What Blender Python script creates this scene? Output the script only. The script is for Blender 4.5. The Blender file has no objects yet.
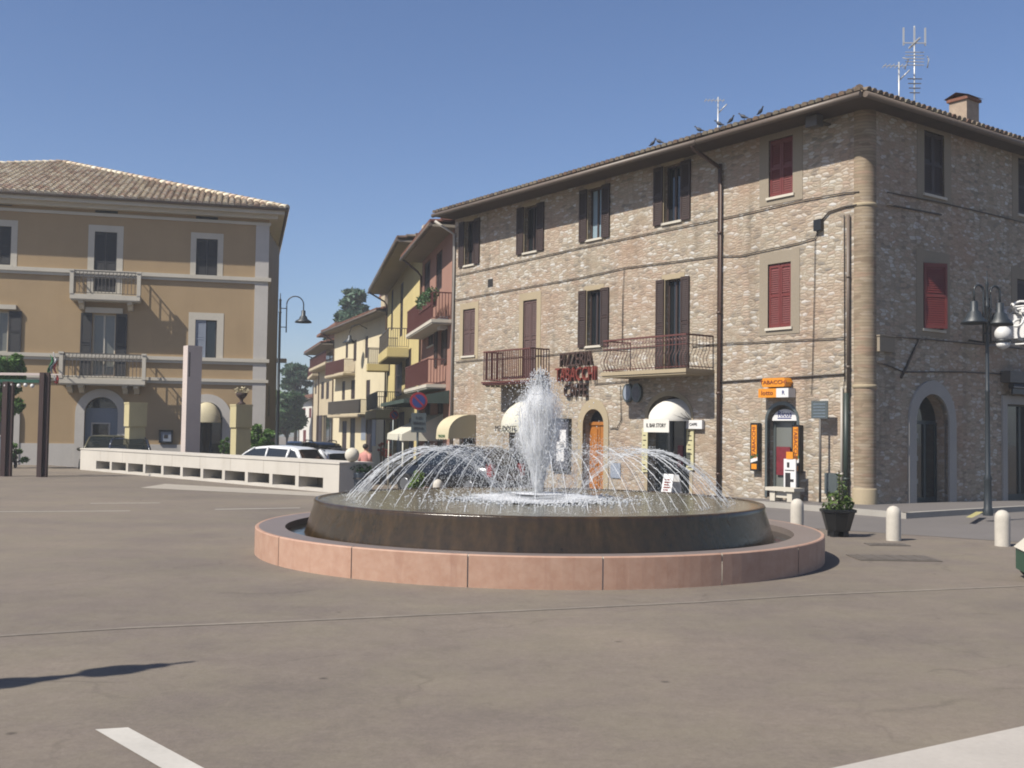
import bpy, bmesh, math, random
from mathutils import Vector, Matrix
random.seed(11)
S = bpy.context.scene
COL = S.collection
R = math.radians
PI = math.pi

# ------------------------------------------------------------------ camera
F = 1080.0
EYE = Vector((0, 0, 1.7))
PITCH, ROLL = math.atan(46/F), R(0.8)
CAMROT = Matrix.Rotation(R(90)+PITCH, 3, 'X') @ Matrix.Rotation(ROLL, 3, 'Z')
cd = bpy.data.cameras.new('camera'); cam = bpy.data.objects.new('camera', cd)
COL.objects.link(cam); cam.location = EYE; cam.rotation_euler = CAMROT.to_euler()
cd.sensor_width = 36; cd.lens = 36*F/1024; cd.clip_start = 0.1; cd.clip_end = 3000
S.camera = cam

def ray(px, py):
    return CAMROT @ Vector(((px-512)/F, (384-py)/F, -1))
def at(px, py, Y):                       # the point of that sight line at distance Y
    d = ray(px, py); return EYE + d*(Y/d.y)
def G(px, py, z=0.0):                    # the point of that sight line at height z
    d = ray(px, py); t = (z-EYE.z)/d.z; return EYE + d*t

def sstep(a, b, x):
    t = max(0, min(1, (x-a)/(b-a))); return t*t*(3-2*t)
def ground_z(x, y):                      # the street behind the bench lies lower
    s = (x+4.5)*.727+(y-28)*.686
    return -.9*sstep(24, 48, y)*sstep(.9, 3.2, s)

# ------------------------------------------------------------------ materials
def lin(c):
    c = c/255.0
    return c/12.92 if c <= .04045 else ((c+.055)/1.055)**2.4
ALB = .63                                 # photographed values to base colours
def rgb(r, g, b): return (ALB*lin(r), ALB*lin(g), ALB*lin(b), 1)
class NT:
    def __init__(s, name):
        s.m = bpy.data.materials.new(name); s.m.use_nodes = True
        s.t = s.m.node_tree; s.n = s.t.nodes; s.b = s.n['Principled BSDF']; s.out = s.n['Material Output']
    def node(s, typ, **kw):
        n = s.n.new(typ)
        for k, v in kw.items(): setattr(n, k, v)
        return n
    def link(s, a, b): s.t.links.new(a, b)
    def coords(s, scale=(1, 1, 1), out='Object'):
        tc = s.node('ShaderNodeTexCoord'); mp = s.node('ShaderNodeMapping')
        mp.inputs['Scale'].default_value = scale
        s.link(tc.outputs[out], mp.inputs['Vector']); return mp.outputs[0]
    def noise(s, vec, scale, detail=4, rough=.6):
        n = s.node('ShaderNodeTexNoise'); n.inputs['Scale'].default_value = scale
        n.inputs['Detail'].default_value = detail; n.inputs['Roughness'].default_value = rough
        s.link(vec, n.inputs['Vector']); return n.outputs['Fac']
    def ramp(s, fac, stops, interp='LINEAR'):
        r = s.node('ShaderNodeValToRGB'); cr = r.color_ramp; cr.interpolation = interp
        while len(cr.elements) < len(stops): cr.elements.new(.5)
        for e, (p, c) in zip(cr.elements, stops):
            e.position = p; e.color = c if len(c) == 4 else (*c, 1)
        s.link(fac, r.inputs[0]); return r.outputs[0]
    def mix(s, fac, a, b, mode='MIX'):
        m = s.node('ShaderNodeMix', data_type='RGBA', blend_type=mode)
        for i, v in ((0, fac), (6, a), (7, b)):
            if hasattr(v, 'is_linked'): s.link(v, m.inputs[i])
            else: m.inputs[i].default_value = v
        return m.outputs[2]
    def bump(s, h, strength=.3, dist=.02):
        b = s.node('ShaderNodeBump'); b.inputs['Strength'].default_value = strength
        b.inputs['Distance'].default_value = dist
        s.link(h, b.inputs['Height']); s.link(b.outputs[0], s.b.inputs['Normal'])
    def color(s, c): s.link(c, s.b.inputs['Base Color'])
    def set(s, **kw):
        for k, v in kw.items(): s.b.inputs[k.replace('_', ' ')].default_value = v
        return s
def g3(v): return (v, v, v, 1)
def mul(c, k): return (min(1, c[0]*k), min(1, c[1]*k), min(1, c[2]*k), 1)

def simple(name, c, rough=.7, var=.25, scale=3.0, metal=0.0, bump=0.0, fine=40, spec=.5):
    t = NT(name); v = t.coords()
    a = t.noise(v, scale, 5); f = t.noise(v, fine, 3)
    col = t.ramp(a, [(.3, mul(c, 1-var)), (.7, mul(c, 1+var))])
    col = t.mix(.35, col, t.ramp(f, [(.3, mul(c, 1-var)), (.7, mul(c, 1+var))]))
    t.color(col); t.set(Roughness=rough, Metallic=metal)
    t.b.inputs['Specular IOR Level'].default_value = spec
    if bump: t.bump(f, bump, .01)
    return t.m

def stone_wall():
    t = NT('rubble_stone'); v = t.coords((1, 1, 1))
    w = t.node('ShaderNodeTexNoise'); w.inputs['Scale'].default_value = 2.2; w.inputs['Detail'].default_value = 3
    t.link(v, w.inputs['Vector'])
    add = t.node('ShaderNodeVectorMath', operation='MULTIPLY_ADD')
    t.link(w.outputs['Color'], add.inputs[0]); add.inputs[1].default_value = (.20, .20, .10); t.link(v, add.inputs[2])
    mp = t.node('ShaderNodeMapping'); mp.inputs['Scale'].default_value = (5.0, 5.0, 13.5); t.link(add.outputs[0], mp.inputs['Vector'])
    vo = t.node('ShaderNodeTexVoronoi', feature='F1'); vo.inputs['Scale'].default_value = 1; vo.inputs['Randomness'].default_value = .85
    t.link(mp.outputs[0], vo.inputs['Vector'])
    ve = t.node('ShaderNodeTexVoronoi', feature='DISTANCE_TO_EDGE'); ve.inputs['Scale'].default_value = 1; ve.inputs['Randomness'].default_value = .85
    t.link(mp.outputs[0], ve.inputs['Vector'])
    sep = t.node('ShaderNodeSeparateColor'); t.link(vo.outputs['Color'], sep.inputs[0])
    stone = t.ramp(sep.outputs[0], [(0, rgb(112, 100, 86)), (.12, rgb(150, 134, 114)), (.25, rgb(178, 160, 136)), (.45, rgb(198, 178, 150)), (.62, rgb(184, 154, 128)),
                                    (.8, rgb(214, 202, 180)), (.93, rgb(226, 218, 204)), (1, rgb(240, 235, 226))])
    n1 = t.noise(v, 28, 4); n2 = t.noise(v, 1.1, 5); n3 = t.noise(v, .45, 3)
    stone = t.mix(.5, stone, t.ramp(n1, [(.3, g3(.35)), (.7, g3(1))]), 'MULTIPLY')
    stone = t.mix(.24, stone, rgb(255, 246, 230), 'ADD')
    mortar_c = t.ramp(n1, [(.3, rgb(168, 150, 124)), (.7, rgb(206, 188, 160))])
    joint = t.ramp(ve.outputs['Distance'], [(.02, g3(.8)), (.16, g3(0))])
    smear = t.ramp(n2, [(.54, g3(0)), (.66, g3(.7))])
    fac = t.mix(1.0, joint, smear, 'LIGHTEN')
    col = t.mix(fac, stone, mortar_c)
    col = t.mix(t.ramp(n3, [(.45, g3(0)), (.7, g3(.45))]), col, rgb(204, 160, 130))
    # weather stains
    st = t.noise(t.coords((1.6, 1.6, .25)), 1.0, 4)
    col = t.mix(t.ramp(st, [(.55, g3(0)), (.75, g3(.45))]), col, rgb(120, 106, 88))
    t.color(t.mix(1.0, col, (.72, .735, .765, 1), 'MULTIPLY'))
    t.set(Roughness=.95); t.b.inputs['Specular IOR Level'].default_value = .15
    h = t.mix(fac, t.ramp(ve.outputs['Distance'], [(0, g3(0)), (.3, g3(.8))]), g3(.32))
    h = t.mix(.35, h, n1)
    t.bump(h, .6, .035)
    return t.m

def brick_round():
    t = NT('corner_brick'); v = t.coords()
    sep = t.node('ShaderNodeSeparateXYZ'); t.link(v, sep.inputs[0])
    m = t.node('ShaderNodeMath', operation='MODULO'); m.inputs[1].default_value = .075; t.link(sep.outputs[2], m.inputs[0])
    ln = t.ramp(m.outputs[0], [(.0, g3(0)), (.012, g3(1)), (.07, g3(1)), (.075, g3(0))])
    vv = t.node('ShaderNodeMapping'); vv.inputs['Scale'].default_value = (3, 3, 13.3); t.link(v, vv.inputs[0])
    vo = t.node('ShaderNodeTexVoronoi'); vo.inputs['Scale'].default_value = 1; t.link(vv.outputs[0], vo.inputs['Vector'])
    sc = t.node('ShaderNodeSeparateColor'); t.link(vo.outputs['Color'], sc.inputs[0])
    col = t.ramp(sc.outputs[0], [(0, rgb(140, 112, 90)), (.3, rgb(182, 162, 134)), (.6, rgb(200, 180, 152)), (.8, rgb(190, 150, 126)), (1, rgb(216, 202, 178))])
    col = t.mix(.5, col, t.ramp(t.noise(v, 2, 5), [(.3, rgb(140, 124, 102)), (.7, rgb(206, 184, 152))]))
    col = t.mix(ln, rgb(138, 122, 102), col)
    t.color(t.mix(1.0, col, g3(.72), 'MULTIPLY')); t.set(Roughness=.9); t.bump(ln, .3, .008); return t.m

def tile_mat(name, cols, k=1.0):
    t = NT(name); v = t.coords(); ge = t.node('ShaderNodeNewGeometry')
    c = t.ramp(ge.outputs['Random Per Island'], [(i/(len(cols)-1), mul(x, k)) for i, x in enumerate(cols)])
    n = t.noise(v, 9, 4)
    c = t.mix(.45, c, t.ramp(n, [(.3, g3(.35)), (.7, g3(1))]), 'MULTIPLY')
    lich = t.noise(v, 3.3, 5)
    c = t.mix(t.ramp(lich, [(.55, g3(0)), (.68, g3(.6))]), c, mul(rgb(150, 146, 120), k))
    t.color(c); t.set(Roughness=.9); t.bump(n, .3, .01); return t.m

def plaster(name, c, stain=.5, dark=None):
    t = NT(name); v = t.coords(); n = t.noise(v, .55, 5); f = t.noise(v, 30, 3); s = t.noise(t.coords((1.2, 1.2, .12)), 1.3, 4)
    col = t.ramp(n, [(.3, mul(c, .88)), (.7, mul(c, 1.08))])
    col = t.mix(t.ramp(s, [(.5, g3(0)), (.8, g3(stain))]), col, dark or mul(c, .62))
    col = t.mix(.3, col, t.ramp(f, [(.3, mul(c, .8)), (.7, mul(c, 1.15))]))
    t.color(col); t.set(Roughness=.9); t.b.inputs['Specular IOR Level'].default_value = .2; t.bump(f, .15, .01); return t.m

def ground_mat():
    t = NT('plaza_paving'); v = t.coords(); st = t.coords((.6, 1.1, 1))
    big = t.noise(v, .16, 6, .62); mid = t.noise(st, .55, 6, .65); fine = t.noise(v, 22, 5, .75); sp = t.noise(v, 1.6, 6, .7)
    c = t.ramp(big, [(.32, rgb(138, 128, 119)), (.5, rgb(158, 146, 134)), (.68, rgb(172, 158, 142))])
    c = t.mix(t.ramp(mid, [(.4, g3(0)), (.7, g3(.5))]), c, rgb(134, 124, 119))
    c = t.mix(t.ramp(sp, [(.54, g3(0)), (.74, g3(.36))]), c, rgb(116, 107, 101))
    c = t.mix(.5, c, t.ramp(fine, [(.25, g3(.62)), (.75, g3(1))]), 'MULTIPLY')
    hue = t.noise(v, .9, 5, .7)
    c = t.mix(t.ramp(hue, [(.42, g3(0)), (.62, g3(.35))]), c, rgb(158, 150, 128))
    gr = t.noise(v, 5.5, 6, .8)
    c = t.mix(.45, c, t.ramp(gr, [(.32, g3(.7)), (.66, g3(1.05))]), 'MULTIPLY')
    dn = t.node('ShaderNodeTexNoise'); dn.inputs['Scale'].default_value = 1.4; dn.inputs['Detail'].default_value = 6; t.link(v, dn.inputs['Vector'])
    dm = t.node('ShaderNodeVectorMath', operation='MULTIPLY_ADD'); t.link(dn.outputs['Color'], dm.inputs[0]); dm.inputs[1].default_value = (.9, .9, 0); t.link(v, dm.inputs[2])
    ck = t.node('ShaderNodeTexVoronoi', feature='DISTANCE_TO_EDGE'); ck.inputs['Scale'].default_value = .33; t.link(dm.outputs[0], ck.inputs['Vector'])
    crack = t.mix(1.0, t.ramp(ck.outputs['Distance'], [(.002, g3(.3)), (.007, g3(0))]), t.ramp(t.noise(v, .5, 3), [(.5, g3(0)), (.6, g3(1))]), 'MULTIPLY')
    c = t.mix(crack, c, rgb(92, 84, 78))
    ag = t.noise(v, 70, 3, .9); c = t.mix(.5, c, t.ramp(ag, [(.3, g3(.6)), (.7, g3(1.12))]), 'MULTIPLY')
    # scattered dark gum spots
    vo = t.node('ShaderNodeTexVoronoi'); vo.inputs['Scale'].default_value = 1.25; t.link(v, vo.inputs['Vector'])
    spots = t.ramp(vo.outputs['Distance'], [(.015, g3(.7)), (.05, g3(0))])
    c = t.mix(spots, c, rgb(74, 66, 60))
    t.color(t.mix(1.0, c, (.85, .835, .82, 1), 'MULTIPLY')); t.set(Roughness=.8); t.b.inputs['Specular IOR Level'].default_value = .25
    t.bump(fine, .35, .008); return t.m

def volume_mat(name, dens, c=(.96, .98, 1, 1), ani=.0):
    t = NT(name); t.n.remove(t.b); v = t.node('ShaderNodeVolumePrincipled')
    v.inputs['Color'].default_value = c; v.inputs['Density'].default_value = dens; v.inputs['Anisotropy'].default_value = ani
    t.link(v.outputs[0], t.out.inputs['Volume']); return t.m

def water_mat(name, c, rough=.06, scale=9, strength=.35):
    t = NT(name); v = t.coords(); n = t.noise(v, scale, 4); n2 = t.noise(v, 2.0, 3)
    t.color(t.ramp(n2, [(.3, mul(c, .8)), (.7, mul(c, 1.25))])); t.set(Roughness=rough, IOR=1.33); t.bump(n, strength, .03); return t.m

def spray_mat(name, alpha):
    t = NT(name)
    t.set(Base_Color=(.76, .77, .78, 1), Roughness=.35, Alpha=alpha)
    tr = t.node('ShaderNodeBsdfTranslucent'); tr.inputs[0].default_value = (.72, .74, .78, 1)
    mx = t.node('ShaderNodeMixShader'); mx.inputs[0].default_value = .4
    tp = t.node('ShaderNodeBsdfTransparent'); m2 = t.node('ShaderNodeMixShader'); m2.inputs[0].default_value = alpha
    t.b.inputs['Alpha'].default_value = 1
    t.link(t.b.outputs[0], mx.inputs[1]); t.link(tr.outputs[0], mx.inputs[2])
    t.link(tp.outputs[0], m2.inputs[1]); t.link(mx.outputs[0], m2.inputs[2]); t.link(m2.outputs[0], t.out.inputs[0]); return t.m

def drum_mat():
    t = NT('wet_drum'); v = t.coords(); n = t.noise(t.coords((6, 6, .5)), 1.2, 5); f = t.noise(v, 14, 4)
    c = t.ramp(n, [(.3, rgb(50, 38, 24)), (.5, rgb(64, 50, 32)), (.75, rgb(92, 70, 44))])
    c = t.mix(.35, c, t.ramp(f, [(.3, rgb(40, 36, 22)), (.7, rgb(84, 62, 38))]))
    t.color(c); t.set(Roughness=.2); t.bump(t.noise(t.coords((9, 9, 2.5)), 2.5, 4), .25, .02); return t.m

def leaf_mat(name, c):
    t = NT(name); ge = t.node('ShaderNodeNewGeometry')
    col = t.ramp(ge.outputs['Random Per Island'], [(0, mul(c, .5)), (.5, c), (1, mul(c, 1.6))])
    t.color(col); t.set(Roughness=.6)
    tr = t.node('ShaderNodeBsdfTranslucent'); t.link(col, tr.inputs[0])
    mx = t.node('ShaderNodeMixShader'); mx.inputs[0].default_value = .25
    t.link(t.b.outputs[0], mx.inputs[1]); t.link(tr.outputs[0], mx.inputs[2]); t.link(mx.outputs[0], t.out.inputs[0]); return t.m

M = dict(
    ground=ground_mat(), stone=stone_wall(), brick=brick_round(), drum=drum_mat(),
    asphalt=simple('street_asphalt', rgb(116, 110, 106), .85, .16, .4, bump=.3, fine=30),
    pale_paving=simple('pale_stone_paving', rgb(190, 182, 172), .75, .12, 1.2, bump=.2, fine=25), apron=simple('apron_concrete', rgb(172, 163, 150), .8, .12, 1.2, fine=20), shadow_tone=simple('soft_shadow_tone', rgb(104, 96, 88), .7, .2, 4),
    line_white=simple('worn_white_paint', rgb(204, 198, 188), .7, .12, 2.5, fine=30),
    joint=simple('pale_joint', rgb(136, 126, 114), .85, .35, 1.2, fine=8),
    kerb=simple('kerb_stone', rgb(172, 166, 156), .8, .12, 2),
    rosa=None,
    rim_top=simple('rim_top_stone', rgb(134, 122, 116), .5, .12, 1.5, fine=20),
    pool=water_mat('pool_water', rgb(104, 100, 80), .12, 10, .3),
    channel=water_mat('channel_water', rgb(40, 42, 40), .05, 6, .15),
    spray=spray_mat('water_spray', .85), mist=spray_mat('fine_spray', .6),
    plaster_grey=plaster('grey_surround_plaster', rgb(160, 148, 130), .3),
    plaster_sand=plaster('sand_surround_plaster', rgb(182, 166, 138), .35),
    ochre=plaster('ochre_plaster', rgb(188, 162, 126), .4, rgb(162, 138, 108)),
    trim=plaster('pale_trim', rgb(218, 210, 194), .25, rgb(176, 168, 150)),
    plinth=plaster('white_plinth', rgb(212, 206, 198), .3, rgb(170, 164, 154)),
    greywall=plaster('grey_render', rgb(150, 140, 130), .35),
    yellow=plaster('yellow_plaster', rgb(224, 206, 148), .3),
    red=plaster('terracotta_plaster', rgb(172, 132, 116), .3),
    cream=plaster('cream_plaster', rgb(232, 218, 184), .3),
    dirty=plaster('old_plaster', rgb(206, 190, 160), .5),
    white=plaster('white_wall_paint', rgb(232, 228, 220), .2),
    gate=plaster('gate_pillar_plaster', rgb(206, 194, 152), .3),
    marble=plaster('white_marble', rgb(212, 205, 194), .45, rgb(176, 166, 150)),
    doorgrey=plaster('grey_door_surround', rgb(178, 174, 168), .25),
    pinkstone=plaster('pinkish_stone', rgb(214, 200, 192), .2),
    brownwood=simple('dark_brown_shutter', rgb(60, 42, 36), .6, .2, 4),
    greywood=simple('faded_brown_shutter', rgb(98, 74, 70), .65, .18, 4),
    redwood=simple('red_shutter', rgb(116, 46, 42), .55, .15, 4),
    darkshut=simple('charcoal_shutter', rgb(44, 42, 44), .6, .15, 4),
    door=simple('honey_wood_door', rgb(178, 112, 44), .5, .25, 5),
    eave=simple('eave_wood', rgb(84, 70, 58), .85, .3, 2),
    gutter=simple('brown_gutter', rgb(112, 98, 86), .5, .15, 3),
    pipe=simple('brown_pipe', rgb(88, 64, 52), .5, .15, 3),
    pipegreen=simple('green_pipe', rgb(44, 56, 50), .5, .15, 3),
    pipepale=simple('pale_pipe', rgb(186, 178, 168), .5, .12, 3),
    cable=simple('cable', rgb(70, 62, 56), .7, .1, 3),
    iron=simple('dark_iron', rgb(42, 42, 44), .5, .15, 5),
    lampiron=simple('lamp_iron', rgb(44, 50, 54), .45, .15, 5),
    rediron=simple('red_brown_railing', rgb(104, 58, 52), .55, .2, 5),
    rust=simple('rust_steel', rgb(56, 30, 27), .75, .3, 2.5, bump=.3),
    ironwhite=simple('white_metal', rgb(228, 226, 222), .4, .06, 3),
    greyrail=simple('grey_railing', rgb(96, 90, 84), .55, .15, 5),
    dark=simple('dark_interior', rgb(30, 28, 28), .8, .2, 2),
    darkrecess=simple('recess_wall', rgb(84, 78, 70), .9, .2, 2),
    awn=simple('cream_awning', rgb(222, 218, 200), .8, .06, 2),
    awnbeige=simple('beige_awning', rgb(208, 196, 162), .8, .07, 2),
    awnwhite=simple('white_awning', rgb(236, 232, 222), .8, .05, 2),
    awngreen=simple('dark_green_awning', rgb(56, 72, 64), .7, .2, 3),
    ink=simple('sign_ink', rgb(40, 36, 38), .6, .1, 5),
    redink=simple('red_letters', rgb(126, 52, 40), .6, .25, 6),
    darkink=simple('brown_letters', rgb(80, 58, 50), .6, .25, 6),
    blueink=simple('blue_ink', rgb(52, 60, 130), .5, .08, 5),
    orange=simple('orange_sign', rgb(236, 150, 34), .45, .07, 4),
    black=simple('black_plastic', rgb(24, 25, 27), .4, .15, 5),
    paper=simple('white_paper', rgb(236, 234, 232), .6, .03, 4),
    creamboard=simple('cream_board', rgb(212, 204, 160), .6, .07, 4),
    signgrey=simple('grey_sign_back', rgb(112, 120, 120), .4, .1, 3, metal=.5),
    signred=simple('sign_red', rgb(160, 40, 46), .4, .05, 4),
    signblue=simple('sign_blue', rgb(48, 62, 128), .4, .05, 4),
    posterred=simple('poster_red', rgb(128, 40, 50), .5, .35, 6),
    posterdark=simple('poster_dark', rgb(96, 96, 104), .35, .5, 9),
    bollard=simple('bollard_concrete', rgb(208, 200, 186), .75, .14, 5, fine=40, bump=.15),
    tyre=simple('tyre', rgb(26, 26, 27), .8, .15, 5),
    alloy=simple('alloy', rgb(170, 172, 176), .35, .05, 5, metal=.8),
    carwhite=simple('white_paint', rgb(232, 232, 232), .25, .02, 2),
    carsilver=simple('silver_paint', rgb(196, 200, 206), .25, .03, 2, metal=.3),
    carblack=simple('black_paint', rgb(26, 28, 34), .2, .1, 2),
    carblue=simple('dark_blue_paint', rgb(40, 50, 72), .22, .1, 2),
    carolive=simple('olive_paint', rgb(104, 100, 76), .3, .1, 2),
    tail=simple('tail_light', rgb(150, 20, 26), .2, .1, 5),
    headl=simple('head_light', rgb(220, 224, 228), .15, .05, 5),
    skin=simple('skin', rgb(196, 146, 118), .6, .05, 8),
    pink=simple('pink_shirt', rgb(206, 142, 132), .8, .1, 8),
    cloth=simple('dark_clothes', rgb(36, 36, 42), .8, .1, 8),
    hair=simple('dark_hair', rgb(46, 34, 28), .7, .1, 8),
    bird=simple('pigeon_feather', rgb(50, 54, 66), .6, .2, 30),
    trunk=simple('bark', rgb(78, 62, 48), .9, .3, 5, bump=.5),
    leaf=leaf_mat('bush_leaf', rgb(94, 132, 56)), leafdark=leaf_mat('dark_leaf', rgb(72, 104, 62)),
    cedar=leaf_mat('cedar_needles', rgb(82, 110, 86)), leaflime=leaf_mat('lime_leaf', rgb(116, 144, 58)), leafpot=leaf_mat('pot_leaf', rgb(96, 118, 56)),
    leafred=leaf_mat('red_flower_leaf', rgb(150, 62, 48)),
    chimney=simple('chimney_brick', rgb(176, 156, 136), .9, .25, 5, bump=.4),
    green=simple('green_paint', rgb(30, 84, 62), .4, .1, 4),
    bin=simple('blue_grey_metal', rgb(112, 124, 134), .5, .12, 4),
    flagg=simple('flag_green', rgb(40, 120, 70), .8, .1, 5), flagr=simple('flag_red', rgb(200, 70, 66), .8, .1, 5),
    teal=simple('dark_teal_door', rgb(40, 58, 66), .35, .15, 3),
    greydoor=simple('blue_grey_door', rgb(132, 142, 156), .6, .08, 3),
    bluegrey=simple('blue_grey_paint', rgb(150, 158, 172), .6, .08, 3),
    antenna=simple('aluminium', rgb(206, 206, 204), .4, .05, 5, metal=.3),
    grnmark=simple('green_print', rgb(50, 110, 70), .5, .05, 5),
    yellowmark=simple('worn_yellow_paint', rgb(190, 180, 120), .7, .2, 6),
)
M['tile_pale'] = tile_mat('pale_roof_tiles', [rgb(150, 128, 106), rgb(200, 184, 158), rgb(210, 198, 174), rgb(176, 146, 124), rgb(218, 208, 188)], 1.5)
M['tile_dark'] = tile_mat('weathered_roof_tiles', [rgb(110, 92, 80), rgb(150, 130, 110), rgb(176, 160, 136), rgb(140, 104, 84), rgb(160, 150, 130)], .8)
M['tile_red'] = tile_mat('red_roof_tiles', [rgb(140, 84, 62), rgb(170, 110, 84), rgb(150, 100, 80), rgb(180, 130, 100)], .8)
def rosa_mat():
    t = NT('rosa_stone'); v = t.coords(); ge = t.node('ShaderNodeNewGeometry')
    c = t.ramp(ge.outputs['Random Per Island'], [(0, rgb(190, 152, 128)), (.5, rgb(200, 160, 136)), (1, rgb(206, 170, 148))])
    n = t.noise(v, 7, 6, .7); s = t.noise(t.coords((5, 5, .6)), 1.1, 4)
    c = t.mix(.5, c, t.ramp(n, [(.3, rgb(170, 124, 100)), (.7, rgb(206, 172, 150))]))
    c = t.mix(t.ramp(s, [(.55, g3(0)), (.72, g3(.4))]), c, rgb(150, 104, 84))
    t.color(c); t.set(Roughness=.6); t.bump(n, .2, .01); return t.m
M['rosa'] = rosa_mat()
def glass_mat(name, c, rough=.05):
    t = NT(name); t.set(Base_Color=c, Roughness=rough, IOR=1.5); t.b.inputs['Specular IOR Level'].default_value = .8; return t.m
M['glass'] = glass_mat('dark_window_glass', rgb(34, 38, 42)); M['carglass'] = glass_mat('car_glass', rgb(28, 34, 36))
M['curtain'] = glass_mat('curtained_glass', rgb(120, 122, 116), .3); M['blueglass'] = glass_mat('pale_blue_glass', rgb(150, 170, 180), .1)

# ------------------------------------------------------------------ mesh builder
IDT = lambda u, v, z: (u, v, z)
RT = lambda u, v, z: (-v, u, z)          # right-hand face of a corner building
class MB:
    def __init__(s): s.v = []; s.f = []; s.sm = []
    def face(s, pts, smooth=False):
        i = len(s.v); s.v += [tuple(p) for p in pts]; s.f.append(list(range(i, i+len(pts)))); s.sm.append(smooth)
    def grid(s, rows, closed=False, smooth=True):
        i = len(s.v); n = len(rows[0])
        for r in rows: s.v += [tuple(p) for p in r]
        for a in range(len(rows)-1):
            for b in range(n if closed else n-1):
                c = (b+1) % n
                s.f.append([i+a*n+b, i+a*n+c, i+(a+1)*n+c, i+(a+1)*n+b]); s.sm.append(smooth)
        return i
    def box(s, u0, u1, v0, v1, z0, z1, T=IDT):
        i = len(s.v)
        for z in (z0, z1):
            for (u, v) in ((u0, v0), (u1, v0), (u1, v1), (u0, v1)): s.v.append(T(u, v, z))
        for q in ((0, 3, 2, 1), (4, 5, 6, 7), (0, 1, 5, 4), (1, 2, 6, 5), (2, 3, 7, 6), (3, 0, 4, 7)):
            s.f.append([i+k for k in q]); s.sm.append(False)
        return s
    def tube(s, pts, r, n=6, cap=True):
        P = [Vector(p) for p in pts]; rows = []
        rr = r if isinstance(r, (list, tuple)) else [r]*len(P)
        for k, p in enumerate(P):
            t = (P[min(k+1, len(P)-1)]-P[max(k-1, 0)])
            t = t.normalized() if t.length > 1e-9 else Vector((0, 0, 1))
            a = t.cross(Vector((0, 0, 1)));
            if a.length < .05: a = t.cross(Vector((1, 0, 0)))
            a.normalize(); b = t.cross(a)
            rows.append([p+(a*math.cos(2*PI*j/n)+b*math.sin(2*PI*j/n))*rr[k] for j in range(n)])
        i = s.grid(rows, True)
        if cap:
            s.f.append([i+j for j in range(n)][::-1]); s.sm.append(False)
            s.f.append([i+(len(P)-1)*n+j for j in range(n)]); s.sm.append(False)
        return s
    def lathe(s, prof, c=(0, 0, 0), n=24, smooth=True):
        rows = [[(c[0]+r*math.cos(2*PI*j/n), c[1]+r*math.sin(2*PI*j/n), c[2]+z) for j in range(n)] for r, z in prof]
        s.grid(rows, True, smooth); return s
    def ball(s, c, rx, ry=None, rz=None, n=10, m=7):
        ry = ry or rx; rz = rz or rx; rows = []
        for a in range(m+1):
            th = PI*a/m-PI/2; rc = max(math.cos(th), .001)
            rows.append([(c[0]+rx*rc*math.cos(2*PI*j/n), c[1]+ry*rc*math.sin(2*PI*j/n), c[2]+rz*math.sin(th)) for j in range(n)])
        s.grid(rows, True); return s
    def octa(s, c, a, b, d):                # a droplet: a along axis d
        i = len(s.v); d = Vector(d).normalized(); e = d.cross(Vector((.3, .9, .2))).normalized(); g = d.cross(e); c = Vector(c)
        s.v += [tuple(c+d*a), tuple(c-d*a), tuple(c+e*b), tuple(c+g*b), tuple(c-e*b), tuple(c-g*b)]
        for q in ((0, 2, 3), (0, 3, 4), (0, 4, 5), (0, 5, 2), (1, 3, 2), (1, 4, 3), (1, 5, 4), (1, 2, 5)):
            s.f.append([i+k for k in q]); s.sm.append(True)
    def prism(s, poly, h0, h1, T):           # poly in (u,z), extruded v h0..h1
        n = len(poly)
        s.face([T(u, h0, z) for u, z in poly]); s.face([T(u, h1, z) for u, z in poly][::-1])
        for k in range(n):
            a, b = poly[k], poly[(k+1) % n]
            s.face([T(a[0], h0, a[1]), T(b[0], h0, b[1]), T(b[0], h1, b[1]), T(a[0], h1, a[1])])
        return s
    def build(s, name, mat, parent=None, loc=None):
        me = bpy.data.meshes.new(name); me.from_pydata(s.v, [], s.f); me.update()
        me.polygons.foreach_set('use_smooth', s.sm)
        mats = mat if isinstance(mat, (list, tuple)) else [mat]
        for m in mats: me.materials.append(m)
        o = bpy.data.objects.new(name, me); COL.objects.link(o)
        if parent: o.parent = parent
        if loc is not None: o.location = loc
        return o
def box(name, mat, parent, *a, T=IDT): return MB().box(*a, T=T).build(name, mat, parent)

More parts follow.
